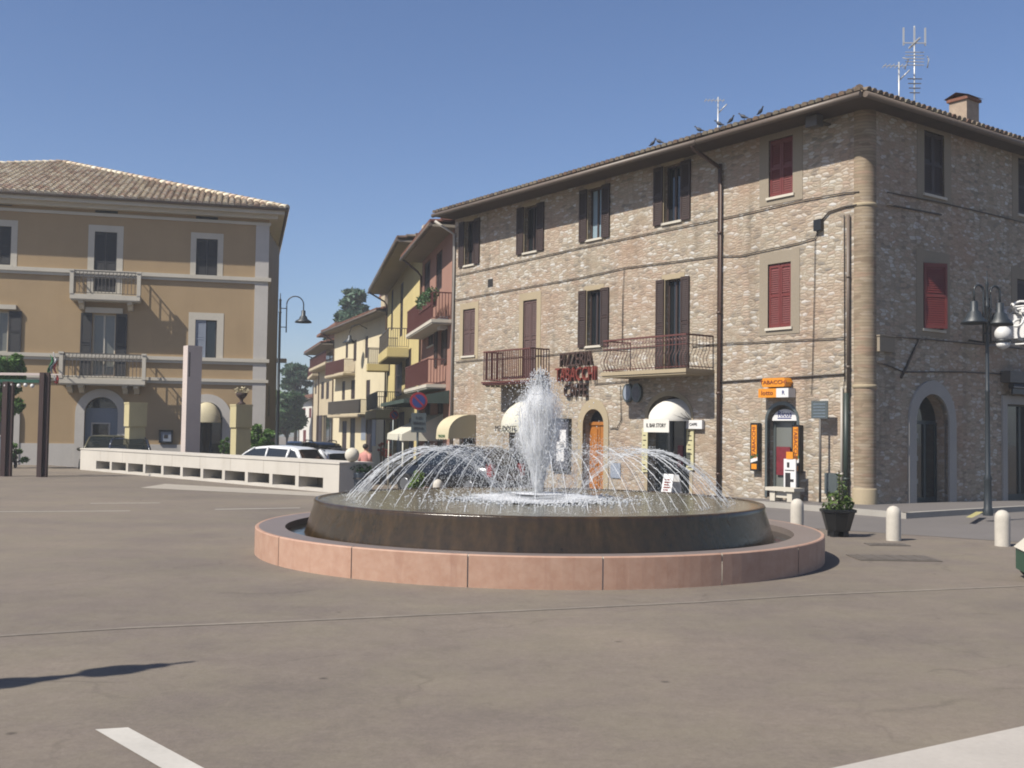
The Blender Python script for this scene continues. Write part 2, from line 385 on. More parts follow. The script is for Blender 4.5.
def tag(o, label, cat, group=None, kind=None):
    if label: o['label'] = label
    if cat: o['category'] = cat
    if group: o['group'] = group
    if kind: o['kind'] = kind
    return o
def thing(name, label, cat, loc=(0, 0, 0), rz=0, group=None):
    o = bpy.data.objects.new(name, None); COL.objects.link(o); o.location = loc; o.rotation_euler = (0, 0, rz)
    return tag(o, label, cat, group)
def struct(o): o['kind'] = 'structure'; return o
def copy_tree(o, parent=None):
    c = o.copy(); COL.objects.link(c); c.parent = parent
    for ch in o.children: copy_tree(ch, c)
    return c
class Fr:                                   # a facade: origin, heading; local x along it, local -y out of it
    def __init__(s, ox, oy, rz): s.o = Vector((ox, oy, 0)); s.rz = rz; s.inv = Matrix.Rotation(-rz, 3, 'Z')
    def loc(s, p): return s.inv @ (Vector(p)-s.o)
    def L(s, px, py, v=0.0):
        e = s.loc(EYE); d = s.inv @ ray(px, py); t = (v-e.y)/d.y; p = e+d*t; return p.x, p.z
    def Rt(s, px, py, v=0.0):               # right-hand face, plane local x = -v
        e = s.loc(EYE); d = s.inv @ ray(px, py); t = (-v-e.x)/d.x; p = e+d*t; return p.y, p.z
    def rect(s, xl, xr, yt, yb, side='L', v=0.0):
        f = s.L if side == 'L' else s.Rt
        xc, yc = (xl+xr)/2, (yt+yb)/2
        return f(xl, yc, v)[0], f(xr, yc, v)[0], f(xc, yb, v)[1], f(xc, yt, v)[1]

def wall(mb, T, u0, u1, z0, z1, holes, depth=.25):
    us = sorted({u0, u1, *[h[0] for h in holes], *[h[1] for h in holes]}); zs = sorted({z0, z1, *[h[2] for h in holes], *[h[3] for h in holes]})
    us = [u for u in us if u0 <= u <= u1]; zs = [z for z in zs if z0 <= z <= z1]
    for a, b in zip(us, us[1:]):
        for c, d in zip(zs, zs[1:]):
            m, k = (a+b)/2, (c+d)/2
            if any(h[0] < m < h[1] and h[2] < k < h[3] for h in holes): continue
            mb.face([T(a, 0, c), T(b, 0, c), T(b, 0, d), T(a, 0, d)])
    for h in holes:
        a, b, c, d = h[:4]; rise = h[4] if len(h) > 4 else 0
        sp = d-rise
        for u in (a, b): mb.face([T(u, 0, c), T(u, depth, c), T(u, depth, sp), T(u, 0, sp)])
        mb.face([T(a, 0, c), T(b, 0, c), T(b, depth, c), T(a, depth, c)])
        if not rise: mb.face([T(a, 0, d), T(b, 0, d), T(b, depth, d), T(a, depth, d)])
        else:
            arc = arch_pts(a, b, sp, rise, 14)
            for p, q in zip(arc, arc[1:]):
                mb.face([T(p[0], 0, p[1]), T(q[0], 0, q[1]), T(q[0], 0, d), T(p[0], 0, d)])
                mb.face([T(p[0], 0, p[1]), T(q[0], 0, q[1]), T(q[0], depth, q[1]), T(p[0], depth, p[1])])
def arch_pts(a, b, sp, rise, n=14):
    c, r = (a+b)/2, (b-a)/2
    return [(c-r*math.cos(PI*k/n), sp+rise*math.sin(PI*k/n)) for k in range(n+1)]
def arch_poly(a, b, c, d, rise): return [(a, c)]+arch_pts(a, b, d-rise, rise)+[(b, c)]
def arch_ring(mb, T, a, b, c, d, rise, w, v0, v1, wt=None):   # a surround round an arched opening
    wt = wt or w
    inn = [(a, c)]+arch_pts(a, b, d-rise, rise)+[(b, c)]
    out = [(a-w, c)]+arch_pts(a-w, b+w, d-rise, rise+wt)+[(b+w, c)]
    for k in range(len(inn)-1):
        i0, i1, o0, o1 = inn[k], inn[k+1], out[k], out[k+1]
        mb.face([T(i0[0], v0, i0[1]), T(i1[0], v0, i1[1]), T(o1[0], v0, o1[1]), T(o0[0], v0, o0[1])])
        mb.face([T(o0[0], v0, o0[1]), T(o1[0], v0, o1[1]), T(o1[0], v1, o1[1]), T(o0[0], v1, o0[1])])
        mb.face([T(i0[0], v0, i0[1]), T(i1[0], v0, i1[1]), T(i1[0], v1, i1[1]), T(i0[0], v1, i0[1])])
    for p, q in ((inn[0], out[0]), (inn[-1], out[-1])):
        mb.face([T(p[0], v0, p[1]), T(q[0], v0, q[1]), T(q[0], v1, q[1]), T(p[0], v1, p[1])])
def ring_rect(mb, T, a, b, c, d, w, v0, v1, wt=None, wb=0):
    wt = w if wt is None else wt
    mb.box(a-w, a, v0, v1, c-wb, d, T); mb.box(b, b+w, v0, v1, c-wb, d, T); mb.box(a-w, b+w, v0, v1, d, d+wt, T)
    if wb: mb.box(a, b, v0, v1, c-wb, c, T)

def shutter(parent, T, a, b, c, d, v, mat, slats=True):
    mb = MB(); w = min(.06, (b-a)*.15)
    mb.box(a, a+w, v, v+.035, c, d, T).box(b-w, b, v, v+.035, c, d, T)
    mb.box(a+w, b-w, v, v+.035, c, c+.09, T).box(a+w, b-w, v, v+.035, d-.09, d, T)
    mz = (c+d)/2; mb.box(a+w, b-w, v, v+.035, mz-.035, mz+.035, T)
    mb.box(a+w, b-w, v+.022, v+.030, c+.09, d-.09, T)
    z = c+.1
    while z < d-.13:
        if abs(z-mz) > .06:
            i = len(mb.v)
            mb.face([T(a+w, v+.004, z), T(b-w, v+.004, z), T(b-w, v+.021, z+.045), T(a+w, v+.021, z+.045)])
        z += .055
    return mb.build('shutter', mat, parent)
def window(root, T, r, style='open', mat=None, sill=True, frame='trim', surround=None, sw=.16, pane='glass', depth=.2, sillm='trim', shw=None, single=None):
    a, b, c, d = r
    mb = MB(); v = .13; w = .055
    mb.box(a, a+w, v, v+.05, c, d, T).box(b-w, b, v, v+.05, c, d, T).box(a+w, b-w, v, v+.05, c, c+w, T).box(a+w, b-w, v, v+.05, d-w, d, T)
    m = (a+b)/2; mb.box(m-.035, m+.035, v-.004, v+.046, c+w, d-w, T)
    win = mb.build('window', M[frame] if isinstance(frame, str) else frame, root)
    box('pane', M[pane], win, a+.02, b-.02, v+.03, v+.04, c+.02, d-.02, T=T)
    if sill: box('sill', M[sillm], win, a-.06, b+.06, -.055, .1, c-.05, c+.012, T=T)
    if surround:
        mb = MB(); ring_rect(mb, T, a, b, c, d, sw, -.012, .06, wt=sw*1.1, wb=sw*.6); mb.build('surround', M[surround], win)
    if mat:
        if style == 'closed':
            shutter(win, T, a+.012, m-.004, c+.02, d-.01, .03, mat); shutter(win, T, m+.004, b-.012, c+.02, d-.01, .03, mat)
        elif style == 'half': shutter(win, T, a+.012, m-.004, c+.02, d-.01, .03, mat)
        else:
            h = shw or (b-a)/2
            shutter(win, T, a-h-.01, a-.02, c-.02, d+.02, -.055, mat); shutter(win, T, b+.02, b+h+.01, c-.02, d+.02, -.055, mat)
    return win
def railing(parent, T, u0, u1, p, z, h, mat, step=.11, belly=0.0, knots=False, panel=None):
    mb = MB(); r = .012
    def bar(u, v):
        if belly:
            pts = [T(u+0, v-(belly*math.sin(PI*k/6)**1.5 if v < -.1 else 0), z+h*k/6*.6) for k in range(7)]+[T(u, v, z+h)]
            mb.tube(pts, r*.8, 4, False)
        else: mb.box(u-r, u+r, v-r, v+r, z+.05, z+h, T)
    n = max(2, int((u1-u0)/step))
    for k in range(n+1): bar(u0+(u1-u0)*k/n, -p)
    ns = max(2, int(p/step))
    for k in range(ns):
        for u in (u0, u1): bar(u, -p*k/ns)
    for zz, t in ((z+h, .022), (z+.06, .012)) + (((z+h*.72, .010),) if knots else ()):
        mb.box(u0-.02, u1+.02, -p-t, -p+t, zz-t, zz+t, T); mb.box(u0-t, u0+t, -p+t, 0, zz-t, zz+t, T); mb.box(u1-t, u1+t, -p+t, 0, zz-t, zz+t, T)
    if knots:
        for k in range(n):
            u = u0+(u1-u0)*(k+.5)/n
            for j in range(8):
                a0, a1 = 2*PI*j/8, 2*PI*(j+1)/8; q = .045
                mb.face([T(u+q*math.cos(a0), -p, z+h*.86+q*math.sin(a0)), T(u+q*math.cos(a1), -p, z+h*.86+q*math.sin(a1)), T(u+.6*q*math.cos(a1), -p-.012, z+h*.86+.6*q*math.sin(a1)), T(u+.6*q*math.cos(a0), -p-.012, z+h*.86+.6*q*math.sin(a0))])
    return mb.build('railing', mat, parent)
def text(body, size, mat, parent, name='lettering', loc=(0, 0, 0), rot=(R(90), 0, 0), ext=.006, sx=1.0):
    c = bpy.data.curves.new(name, 'FONT'); c.body = body; c.size = size; c.extrude = ext; c.align_x = 'CENTER'; c.align_y = 'CENTER'; c.resolution_u = 2
    o = bpy.data.objects.new(name, c); COL.objects.link(o)
    me = bpy.data.meshes.new_from_object(o.evaluated_get(bpy.context.evaluated_depsgraph_get()))
    bpy.data.objects.remove(o); bpy.data.curves.remove(c)
    me.name = name; me.materials.clear(); me.materials.append(mat)
    o = bpy.data.objects.new(name, me); COL.objects.link(o); o.parent = parent; o.location = loc; o.rotation_euler = rot; o.scale = (sx, 1, 1)
    return o
def tiles(mb, p0, p1, up, lenf, pitch=.21, row=.42, maxrows=99, r=.085):
    """barrel tiles: columns along the eave p0-p1 running up the unit vector up; lenf(t) = length at t metres along the eave"""
    p0, p1, up = Vector(p0), Vector(p1), Vector(up).normalized(); e = (p1-p0); L = e.length; e.normalize()
    n = e.cross(up).normalized()
    if n.z < 0: n = -n
    t = pitch/2
    while t < L:
        ln = lenf(t); k = 0
        while k*row < ln and k < maxrows:
            s0, s1 = k*row-.03, min((k+1)*row+.03, ln+.1)
            j = random.uniform(-.012, .012); rows = []
            for s, q, hh in ((s0, r*1.08, .035), (s1, r*.88, .0)):
                c = p0+e*(t+j)+up*s+n*hh
                rows.append([c+e*(q*math.cos(PI*a/5))+n*(q*math.sin(PI*a/5)) for a in range(6)])
            i = len(mb.v); mb.grid(rows)
            mb.f.append([i+a for a in range(6)]); mb.sm.append(False)
            k += 1
        t += pitch
def leaves(mb, c, rx, ry, rz, n, size, shell=.5):
    for _ in range(n):
        while True:
            d = Vector((random.uniform(-1, 1), random.uniform(-1, 1), random.uniform(-1, 1)))
            if .05 < d.length < 1: break
        d = d.normalized()*(shell+(1-shell)*random.random()) if random.random() < .8 else d
        p = Vector(c)+Vector((d.x*rx, d.y*ry, d.z*rz))
        a = Vector((random.gauss(0, 1), random.gauss(0, 1), random.gauss(0, .7))).normalized(); b = a.cross(Vector((random.gauss(0, 1), random.gauss(0, 1), random.gauss(0, 1)))).normalized()
        s = size*random.uniform(.6, 1.3)
        mb.face([p-a*s, p+b*s*.45, p+a*s, p-b*s*.45])
# ================================================================== SETTING
def axis(lo, hi, d, far):
    a = [lo+d*k for k in range(int((hi-lo)/d)+1)]
    s, x = d, hi
    while x < far: s *= 1.5; x += s; a.append(x)
    s, x = d, lo
    while x > -far: s *= 1.5; x -= s; a.insert(0, x)
    return a
def sheet(name, mat, xs, ys, dz=0.0, inside=None):
    mb = MB(); rows = [[(x, y, ground_z(x, y)+dz) for x in xs] for y in ys]
    mb.grid(rows, False, True); return mb.build(name, mat)
struct(sheet('plaza_ground', M['ground'], axis(-30, 30, .75, 230), axis(-6, 90, .75, 230)))
def patch(name, mat, pts, dz, n=24):
    """a flat-lying sheet with the outline pts (x,y quads), following the ground"""
    (a, b, c, d) = [Vector(p) for p in pts]; mb = MB(); rows = []
    for i in range(n+1):
        l, r = a.lerp(d, i/n), b.lerp(c, i/n)
        rows.append([(lambda p: (p.x, p.y, ground_z(p.x, p.y)+dz))(l.lerp(r, k/n)) for k in range(n+1)])
    mb.grid(rows, False, True); return mb.build(name, mat)
def gp(px, py): p = G(px, py); return (p.x, p.y)

CO = G(867, 510)
FS = Fr(CO.x, CO.y, -(R(90)-math.atan(792/F)))
dL = Matrix.Rotation(FS.rz, 3, 'Z') @ Vector((1, 0, 0)); dR = Matrix.Rotation(FS.rz, 3, 'Z') @ Vector((0, 1, 0))
def SW(x, y): p = CO+dL*x+dR*y; return (p.x, p.y)          # stone building local -> world
# street beyond the bollards, then the pavement round the stone house
b0, b1 = Vector(gp(640, 517)), Vector(gp(1060, 545))
bd = (b1-b0).normalized()
struct(patch('street', M['asphalt'], [b0-bd*3, b1+bd*30, b1+bd*30+Vector((-8, 30)), b0-bd*3+Vector((-6, 40))], .004, 40))
def pave(name, x0, x1, y0, y1, h=.12, mat='asphalt'):
    mb = MB(); n = 20; 
    for top in (0,):
        rows = []
        for i in range(n+1):
            row = []
            for k in range(n+1):
                x, y = SW(x0+(x1-x0)*k/n, y0+(y1-y0)*i/n); row.append((x, y, ground_z(x, y)+h))
            rows.append(row)
        mb.grid(rows, False, True)
    return struct(mb.build(name, M[mat]))
pave('pavement', -17, 1.86, -1.36, -.0, .12); pave('pavement', .0, 1.86, 0, 12, .12)
def kerb(x0, y0, x1, y1):
    mb = MB(); n = 24; A, B = Vector(SW(x0, y0)), Vector(SW(x1, y1)); d = (B-A).normalized(); w = Vector((-d.y, d.x))*.14
    rows = []
    for k in range(n+1):
        p = A.lerp(B, k/n); q = p+w; z = ground_z(p.x, p.y)
        rows.append([(p.x, p.y, z-.05), (p.x, p.y, z+.125), (q.x, q.y, z+.125), (q.x, q.y, z-.05)])
    mb.grid(rows, False, False); return struct(mb.build('kerb', M['kerb']))
kerb(-17, -1.5, 2.0, -1.5); kerb(2.0, -1.5, 2.0, 12)
struct(patch('kerb_marking', M['yellowmark'], [gp(966, 524), gp(972, 524.6), gp(984, 518), gp(976, 518)], .131, 4))
# pale joint across the plaza, faint parking lines, painted stripe, pale paving at the near right
def strip(name, mat, pxs, w, dz):
    pts = [Vector(gp(*p)) for p in pxs]; mb = MB(); rows = []
    for k, p in enumerate(pts):
        d = (pts[min(k+1, len(pts)-1)]-pts[max(0, k-1)]).normalized(); nn = Vector((-d.y, d.x))*w/2
        rows.append([(q.x, q.y, ground_z(q.x, q.y)+dz) for q in (p-nn, p+nn)])
    mb.grid(rows, False, True); return struct(mb.build(name, M[mat]))
strip('paving_joint', 'joint', [(-60, 640), (131, 628), (320, 620), (560, 609), (704, 602), (813, 595), (1004, 587), (1100, 582)], .07, .004)
strip('parking_line', 'line_white', [(-40, 512), (60, 511.5), (130, 511)], .07, .004)
strip('parking_line', 'line_white', [(215, 509.5), (300, 508)], .10, .004)
strip('parking_line', 'line_white', [(90, 503.5), (160, 503)], .08, .004)
struct(patch('bench_apron', M['apron'], [gp(140, 488), gp(318, 496.5), gp(336, 493.5), gp(165, 484)], .006))
struct(patch('painted_stripe', M['line_white'], [gp(95, 730), gp(128, 728), gp(262, 800), gp(215, 800)], .004, 6))
struct(patch('pale_paving', M['pale_paving'], [gp(760, 784.5), gp(1400, 900), gp(1500, 660), gp(1024, 726.5)], .004, 12))
for (x0, x1, y) in ((868, 906, 545), (855, 931, 558.5)):  # flat ribbed plates, their dark colour paints soft shadows on the paving
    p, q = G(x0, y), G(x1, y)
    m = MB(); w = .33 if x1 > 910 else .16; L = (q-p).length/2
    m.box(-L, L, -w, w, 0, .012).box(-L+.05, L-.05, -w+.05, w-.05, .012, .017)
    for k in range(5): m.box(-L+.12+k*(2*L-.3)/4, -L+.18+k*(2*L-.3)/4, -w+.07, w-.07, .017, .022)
    o = m.build('shadow_plate', M['shadow_tone'], None, ((p.x+q.x)/2, (p.y+q.y)/2, .001))
    tag(o, 'long dark plate painting a soft shadow on the paving, the larger and nearer one' if x1 > 910 else 'small dark plate painting a soft shadow just in front of the middle bollard', 'drain cover')

# ================================================================== STONE BUILDING
sb = thing('stone_building', 'three storey rubble stone building with brown and red shutters behind the fountain', 'building', (CO.x, CO.y, 0), FS.rz)
UL = FS.L(453, 350)[0]; URT = 12.0
ZT = 9.24
r3 = {k: FS.rect(*v) for k, v in dict(a=(465, 474.5, 221, 265), b=(524.5, 537, 206, 252), c=(588, 602, 188, 239), d=(664, 681, 165, 222), e=(769, 793, 138, 196)).items()}
r2 = {k: FS.rect(*v) for k, v in dict(a=(463, 475, 309, 356), b=(523, 536.5, 300, 378), c=(587, 601, 290, 346), d=(665, 681, 279, 370), e=(768, 791, 263, 328)).items()}
r1 = dict(bar=FS.rect(509, 541, 394, 492), arch=FS.rect(583, 604, 409, 497), cafe=FS.rect(648, 690, 396, 500), shop=FS.rect(767.5, 797, 405, 498), side=FS.rect(459, 473, 424, 484))
RR = lambda *v: FS.rect(*v, side='R')
q3 = [RR(924, 944, 133, 196), RR(1018, 1041, 161, 217)]
q2 = [RR(923, 943, 264, 330), RR(1017, 1041, 281, 340)]
q1 = [RR(915, 948, 394, 505), RR(1006, 1046, 405, 501)]
ri = lambda r, f=.5: (r[1]-r[0])*f
mb = MB()
hl = [(*r, 0) for r in list(r3.values())+list(r2.values())]
hl += [(*r1['bar'], ri(r1['bar'], .45)), (*r1['arch'], ri(r1['arch'], .5)), (*r1['cafe'], ri(r1['cafe'], .35)), (*r1['shop'], ri(r1['shop'], .42)), (*r1['side'], 0)]
wall(mb, IDT, UL, -.235, -1.2, ZT, hl, .32)
hr = [(*r, 0) for r in q3+q2]+[(*q1[0], ri(q1[0], .5)), (*q1[1], 0)]
wall(mb, RT, .235, URT, -1.2, ZT, hr, .38)
mb.face([(UL, 0, -1.2), (UL, URT, -1.2), (UL, URT, ZT), (UL, 0, ZT)]); mb.face([(UL, URT, -1.2), (0, URT, -1.2), (0, URT, ZT), (UL, URT, ZT)])
mb.build('wall', M['stone'], sb)
m = MB(); m.lathe([(.27, -.3), (.27, ZT)], (-.245, .245, 0), 40); m.build('corner_pillar', M['brick'], sb)
m = MB(); m.lathe([(.29, -.3), (.29, .45), (.28, .48), (.25, .48)], (-.245, .245, 0), 40); m.build('pillar_base', M['plaster_sand'], sb)
m = MB(); 
for zz in (FS.L(860, 386)[1], FS.L(860, 204)[1]): m.lathe([(.27, zz-.05), (.287, zz-.04), (.287, zz+.03), (.27, zz+.04)], (-.245, .245, 0), 40)
m.build('pillar_band', M['plaster_sand'], sb)
# roof: low hip, deep eaves
OV = .85; OVR = .5; ZE = ZT-.02
e0x, e1x, e0y, e1y = UL-.05, OVR, -OV, URT+OV
pit = math.tan(R(17)); hw = min((e1x-e0x), (e1y-e0y))/2
m = MB()
m.box(e0x, e1x, e0y, e1y, ZE, ZE+.07)
soff = m.build('eave', M['eave'], sb)
m = MB(); zr = ZE+.10
ap0, ap1 = (e0x+hw, (e0y+e1y)/2, zr+hw*pit), (e1x-hw, (e0y+e1y)/2, zr+hw*pit)
c = [(e0x, e0y, zr), (e1x, e0y, zr), (e1x, e1y, zr), (e0x, e1y, zr)]
m.face([c[0], c[1], ap1, ap0]); m.face([c[1], c[2], ap1]); m.face([c[2], c[3], ap0, ap1]); m.face([c[3], c[0], ap0])
tiles(m, (e0x, e0y-.05, zr+.0), (e1x, e0y-.05, zr+.0), (0, 1, pit), lambda t: min(t, e1x-e0x-t)*1.04, maxrows=5)
tiles(m, (e1x+.05, e0y, zr+.0), (e1x+.05, e1y, zr+.0), (-1, 0, pit), lambda t: min(t, e1y-e0y-t)*1.04, maxrows=5)
hip = [(e1x+.05-k*.38, e0y-.05+k*.38, zr+.10+k*.38*pit) for k in range(12)]
for a, b in zip(hip[1:], hip[2:]): m.tube([a, (b[0], b[1], b[2]-.02)], [.10, .085], 8)
roof = m.build('roof', M['tile_dark'], sb)
m = MB()
xk = FS.L(721, 140)[0]
for (p, q) in (((e0x, e0y-.07, ZE+.03), (xk, e0y-.07, ZE+.0)), ((xk+.02, e0y-.07, ZE+.0), (e1x, e0y-.07, ZE+.03))):
    m.tube([p, q], .075, 8)
m.tube([(e1x+.07, e0y, ZE+.03), (e1x+.07, e1y, ZE+.03)], .075, 8)
m.build('gutter', M['gutter'], sb)
# chimney on the right-hand slope
py_, pz_ = FS.Rt(964, 107, v=1.3)
m = MB(); cx, cy = -1.3, py_
m.box(cx-.26, cx+.26, cy-.3, cy+.3, ZE, pz_+.12); ch = m.build('chimney', M['chimney'], sb)
m = MB(); zc = pz_+.2
for sgn in (-1, 1): m.face([(cx-.36, cy-.4, zc+.0), (cx-.36, cy+.4, zc+.0), (cx, cy+.4, zc+.13), (cx, cy-.4, zc+.13)]) if sgn < 0 else m.face([(cx, cy-.4, zc+.13), (cx, cy+.4, zc+.13), (cx+.36, cy+.4, zc), (cx+.36, cy-.4, zc)])
m.box(cx-.31, cx+.31, cy-.35, cy+.35, zc-.09, zc-.01)
m.build('chimney_cap', M['tile_red'], ch)
# windows of the left-hand face
BW, RW, GW = M['brownwood'], M['redwood'], M['greywood']
for k in 'abcd': window(sb, IDT, r3[k], 'open', BW, surround='plaster_sand', sw=.13, shw=ri(r3[k], .56), pane='blueglass' if k == 'c' else 'glass', frame=BW)
window(sb, IDT, r3['e'], 'closed', RW, surround='plaster_grey', sw=.3)
window(sb, IDT, r2['a'], 'closed', GW, surround='plaster_sand', sw=.2)
window(sb, IDT, r2['b'], 'closed', GW, surround='plaster_sand', sw=.22, sill=False)
window(sb, IDT, r2['c'], 'open', BW, surround='plaster_sand', sw=.13, shw=ri(r2['c'], .56), frame=BW)
window(sb, IDT, r2['d'], 'open', BW, surround='plaster_sand', sw=.13, sill=False, shw=ri(r2['d'], .52), frame=BW)
window(sb, IDT, r2['e'], 'closed', RW, surround='plaster_grey', sw=.27)
window(sb, IDT, r1['side'], 'none', None, frame=BW, sill=False)
# windows of the right-hand face
window(sb, RT, q3[0], 'closed', BW, surround='plaster_grey', sw=.3); window(sb, RT, q3[1], 'closed', BW, surround='plaster_grey', sw=.3)
w = window(sb, RT, q2[0], 'none', None, surround='plaster_grey', sw=.28)
a, b, c, d = q2[0]; ct, sn = math.cos(R(24)), math.sin(R(24))
shutter(w, lambda s, v, z: RT(a+.01+s*ct+v*sn, -.03-s*sn+v*ct, z), 0, (b-a)*.74, c+.02, d-.01, 0, RW)
window(sb, RT, q2[1], 'half', BW, surround='plaster_grey', sw=.28)
# doors
def recess(root, T, r, d, mat): box('recess', M[mat], root, r[0]-.4, r[1]+.4, d, d+.05, r[2]-.1, r[3]+.3, T=T)
m = MB(); arch_ring(m, RT, *q1[0], ri(q1[0], .5), .30, -.05, .1, .32); m.build('door_surround', M['doorgrey'], sb)
def door2(root, T, r, rise, v, fm, pm, mull=(.5,), transom=None, name='door'):
    a, b, c, d = r; m = MB(); sp = d-rise
    for x in (a, b-.07): m.box(x, x+.07, v, v+.06, c, sp, T)
    m.box(a+.07, b-.07, v, v+.06, sp-.04, sp+.05, T); m.box(a+.07, b-.07, v, v+.06, c, c+.16, T)
    for q in mull: u = a+(b-a)*q; m.box(u-.045, u+.045, v-.005, v+.055, c+.16, sp-.04, T)
    o = m.build(name, fm, root)
    m = MB(); m.prism(arch_poly(a-.02, b+.02, c, d+.01, rise) if rise else [(a, c), (b, c), (b, d), (a, d)], v+.03, v+.04, T); m.build('pane', pm, o)
    return o
d1 = door2(sb, RT, q1[0], ri(q1[0], .5), .3, M['teal'], M['glass'], (.3, .62))
a, b, c, d = q1[0]
for k in range(3): box('door_handle', M['alloy'], d1, a+.5, a+.53, .27, .29, c+.5+k*.55, c+.62+k*.55, T=RT)
a, b, c, d = q1[1]
m = MB(); ring_rect(m, RT, a, b, c, d, .22, -.05, .1); m.build('door_surround', M['doorgrey'], sb)
door2(sb, RT, q1[1], 0, .3, M['teal'], M['glass'], (.28, .6))
for r in q1: box('doorstep', M['kerb'], sb, r[0]-.3, r[1]+.3, -.28, .38, .0, r[2]-.002, T=RT)
# arched wooden door
a, b, c, d = r1['arch']; rise = ri(r1['arch'], .5)
m = MB(); arch_ring(m, IDT, a, b, c, d, rise, .22, -.03, .1, .3); m.build('door_surround', M['plaster_sand'], sb)
m = MB(); sp = d-rise
m.box(a, (a+b)/2-.01, .26, .31, c, sp, IDT).box((a+b)/2+.01, b, .26, .31, c, sp, IDT)
for u0, u1 in ((a+.1, (a+b)/2-.1), ((a+b)/2+.1, b-.1)):
    for z0, z1 in ((c+.15, c+.75), (c+.9, sp-.12)): m.box(u0, u1, .235, .262, z0, z1)
m.box(a, b, .22, .31, sp, sp+.1)
wd = m.build('door', M['door'], sb)
m = MB(); m.prism(arch_poly(a-.02, b+.02, sp+.08, d+.01, rise), .28, .3, IDT); m.build('fanlight', M['dark'], wd)
# bar door, café entrance, shop door
door2(sb, IDT, r1['bar'], ri(r1['bar'], .45), .28, M['posterdark'], M['glass'], (.5,))
ce = r1['cafe']; m = MB(); arch_ring(m, IDT, *ce, ri(ce, .35), .12, -.02, .1, .14); m.build('door_surround', M['plaster_sand'], sb)
cdoor = door2(sb, IDT, ce, ri(ce, .35), .3, M['black'], M['glass'], (.38, .7))
box('door_curtain', M['posterred'], cdoor, ce[0]+.55*(ce[1]-ce[0]), ce[0]+.67*(ce[1]-ce[0]), .27, .29, ce[2]+.9, ce[2]+1.5)
sh = r1['shop']; a, b, c, d = sh; rise = ri(sh, .42)
m = MB(); arch_ring(m, IDT, a, b, c, d, rise, .07, -.02, .1, .09); m.build('door_surround', M['signgrey'], sb)
sd = door2(sb, IDT, sh, rise, .22, M['signgrey'], M['curtain'], (.68,))
m = MB(); m.box(a+.12, a+.6*(b-a), .19, .215, c+.55, c+1.25); m.build('door_poster', M['posterred'], sd)
m = MB(); m.box(a+.08, b-.1, .19, .22, c+.02, c+.12); m.build('door_plate', M['posterred'], sd)
fan = MB(); sp = d-rise; fan.prism(arch_poly(a+.06, b-.06, sp+.0, d-.1, rise-.1), .10, .12, IDT); fl = fan.build('sign_panel', M['paper'], sd)
text('Ricos', .20, M['blueink'], fl, loc=((a+b)/2, .094, sp+rise*.42))
m = MB(); m.box((a+b)/2-.22, (a+b)/2+.2, .092, .099, sp+.05, sp+.075); m.build('underline', M['blueink'], fl)
# cables, pipes, boxes
def cab(pts, r=.016, side='L', v=-.035):
    f = FS.L if side == 'L' else FS.Rt; T = IDT if side == 'L' else RT
    m = MB(); P = [f(*p) for p in pts]; m.tube([T(u, v, z) for u, z in P], r, 5); return m.build('cable', M['cable'], sb)
cab([(456, 276), (500, 266), (540, 257), (580, 248), (660, 231.5), (740, 215), (800, 201), (845, 193), (860, 192)], .014)
cab([(456, 300), (540, 285), (580, 278), (612, 271), (625, 268), (680, 261), (718, 256), (740, 256), (800, 243), (816, 238), (819, 231)], .014)
cab([(823, 220), (830, 212), (845, 207), (858, 205)], .02)
cab([(456, 362), (484, 359.5), (548, 355), (600, 350), (656, 346)], .013)
cab([(722, 382), (760, 379.5), (800, 377), (830, 375), (845, 374)], .02)
cab([(693, 346), (718, 344), (760, 342), (800, 340), (845, 338)], .013)
cab([(625, 268), (623.5, 300), (623, 345)], .012); cab([(816, 238), (815, 300), (813, 380), (812, 395)], .009)
cab([(595, 384), (618, 382), (640, 380)], .013); cab([(621, 385), (622, 420), (618, 428), (610, 428)], .013)
cab([(845, 215), (845.5, 380), (842, 400)], .012)
cab([(886, 192.5), (940, 203), (1000, 217), (1023, 223)], .014, 'R'); cab([(886, 205), (940, 215)], .02, 'R')
cab([(880, 335), (905, 338), (922, 339), (985, 345), (1022, 349)], .016, 'R')
cab([(900, 378), (918, 340), (925, 339)], .03, 'R'); cab([(876, 362), (888, 366), (902, 372), (960, 372), (1000, 374)], .016, 'R')
def pipe(px, y0, y1, r, mat, out=.09, swan=False):
    u, z0 = FS.L(px, y1); _, z1 = FS.L(px, y0)
    P = [(u, -out, z0), (u, -out, z1)]
    if swan: P += [(u, -out-.02, ZE-.55), (u-.25, -OV+.05, ZE-.14), (u-.25, -OV-.06, ZE-.02)]
    m = MB(); m.tube(P, r, 8)
    z = z0+.6
    while z < z1: m.tube([(u, -out, z-.03), (u, -out, z+.03)], r*1.25, 8); z += 2.1
    return m.build('downpipe', M[mat], sb)
pipe(720.5, 165, 497, .055, 'pipe', swan=True); pipe(848.5, 393, 505, .062, 'pipegreen'); pipe(850, 215, 393, .04, 'gutter', .07)
pipe(843, 388, 500, .03, 'pipepale', .05)
u, z = FS.L(453.5, 300); _, zb = FS.L(453.5, 470)
m = MB(); m.tube([(u+.08, -.07, zb), (u+.08, -.07, ZE-.55), (u-.15, -OV+.1, ZE-.12)], .055, 8); m.build('downpipe', M['pipepale'], sb)
a, b, c, d = FS.rect(816.5, 824, 220, 231); box('junction_box', M['black'], sb, a, b, -.12, -.0, c, d)
a, b, c, d = FS.rect(826, 840, 473, 494); m = MB(); m.box(a, b, -.06, .0, c, d).box(a+.04, b-.04, -.068, -.058, c+.04, d-.04); m.build('meter_box', M['signgrey'], sb)
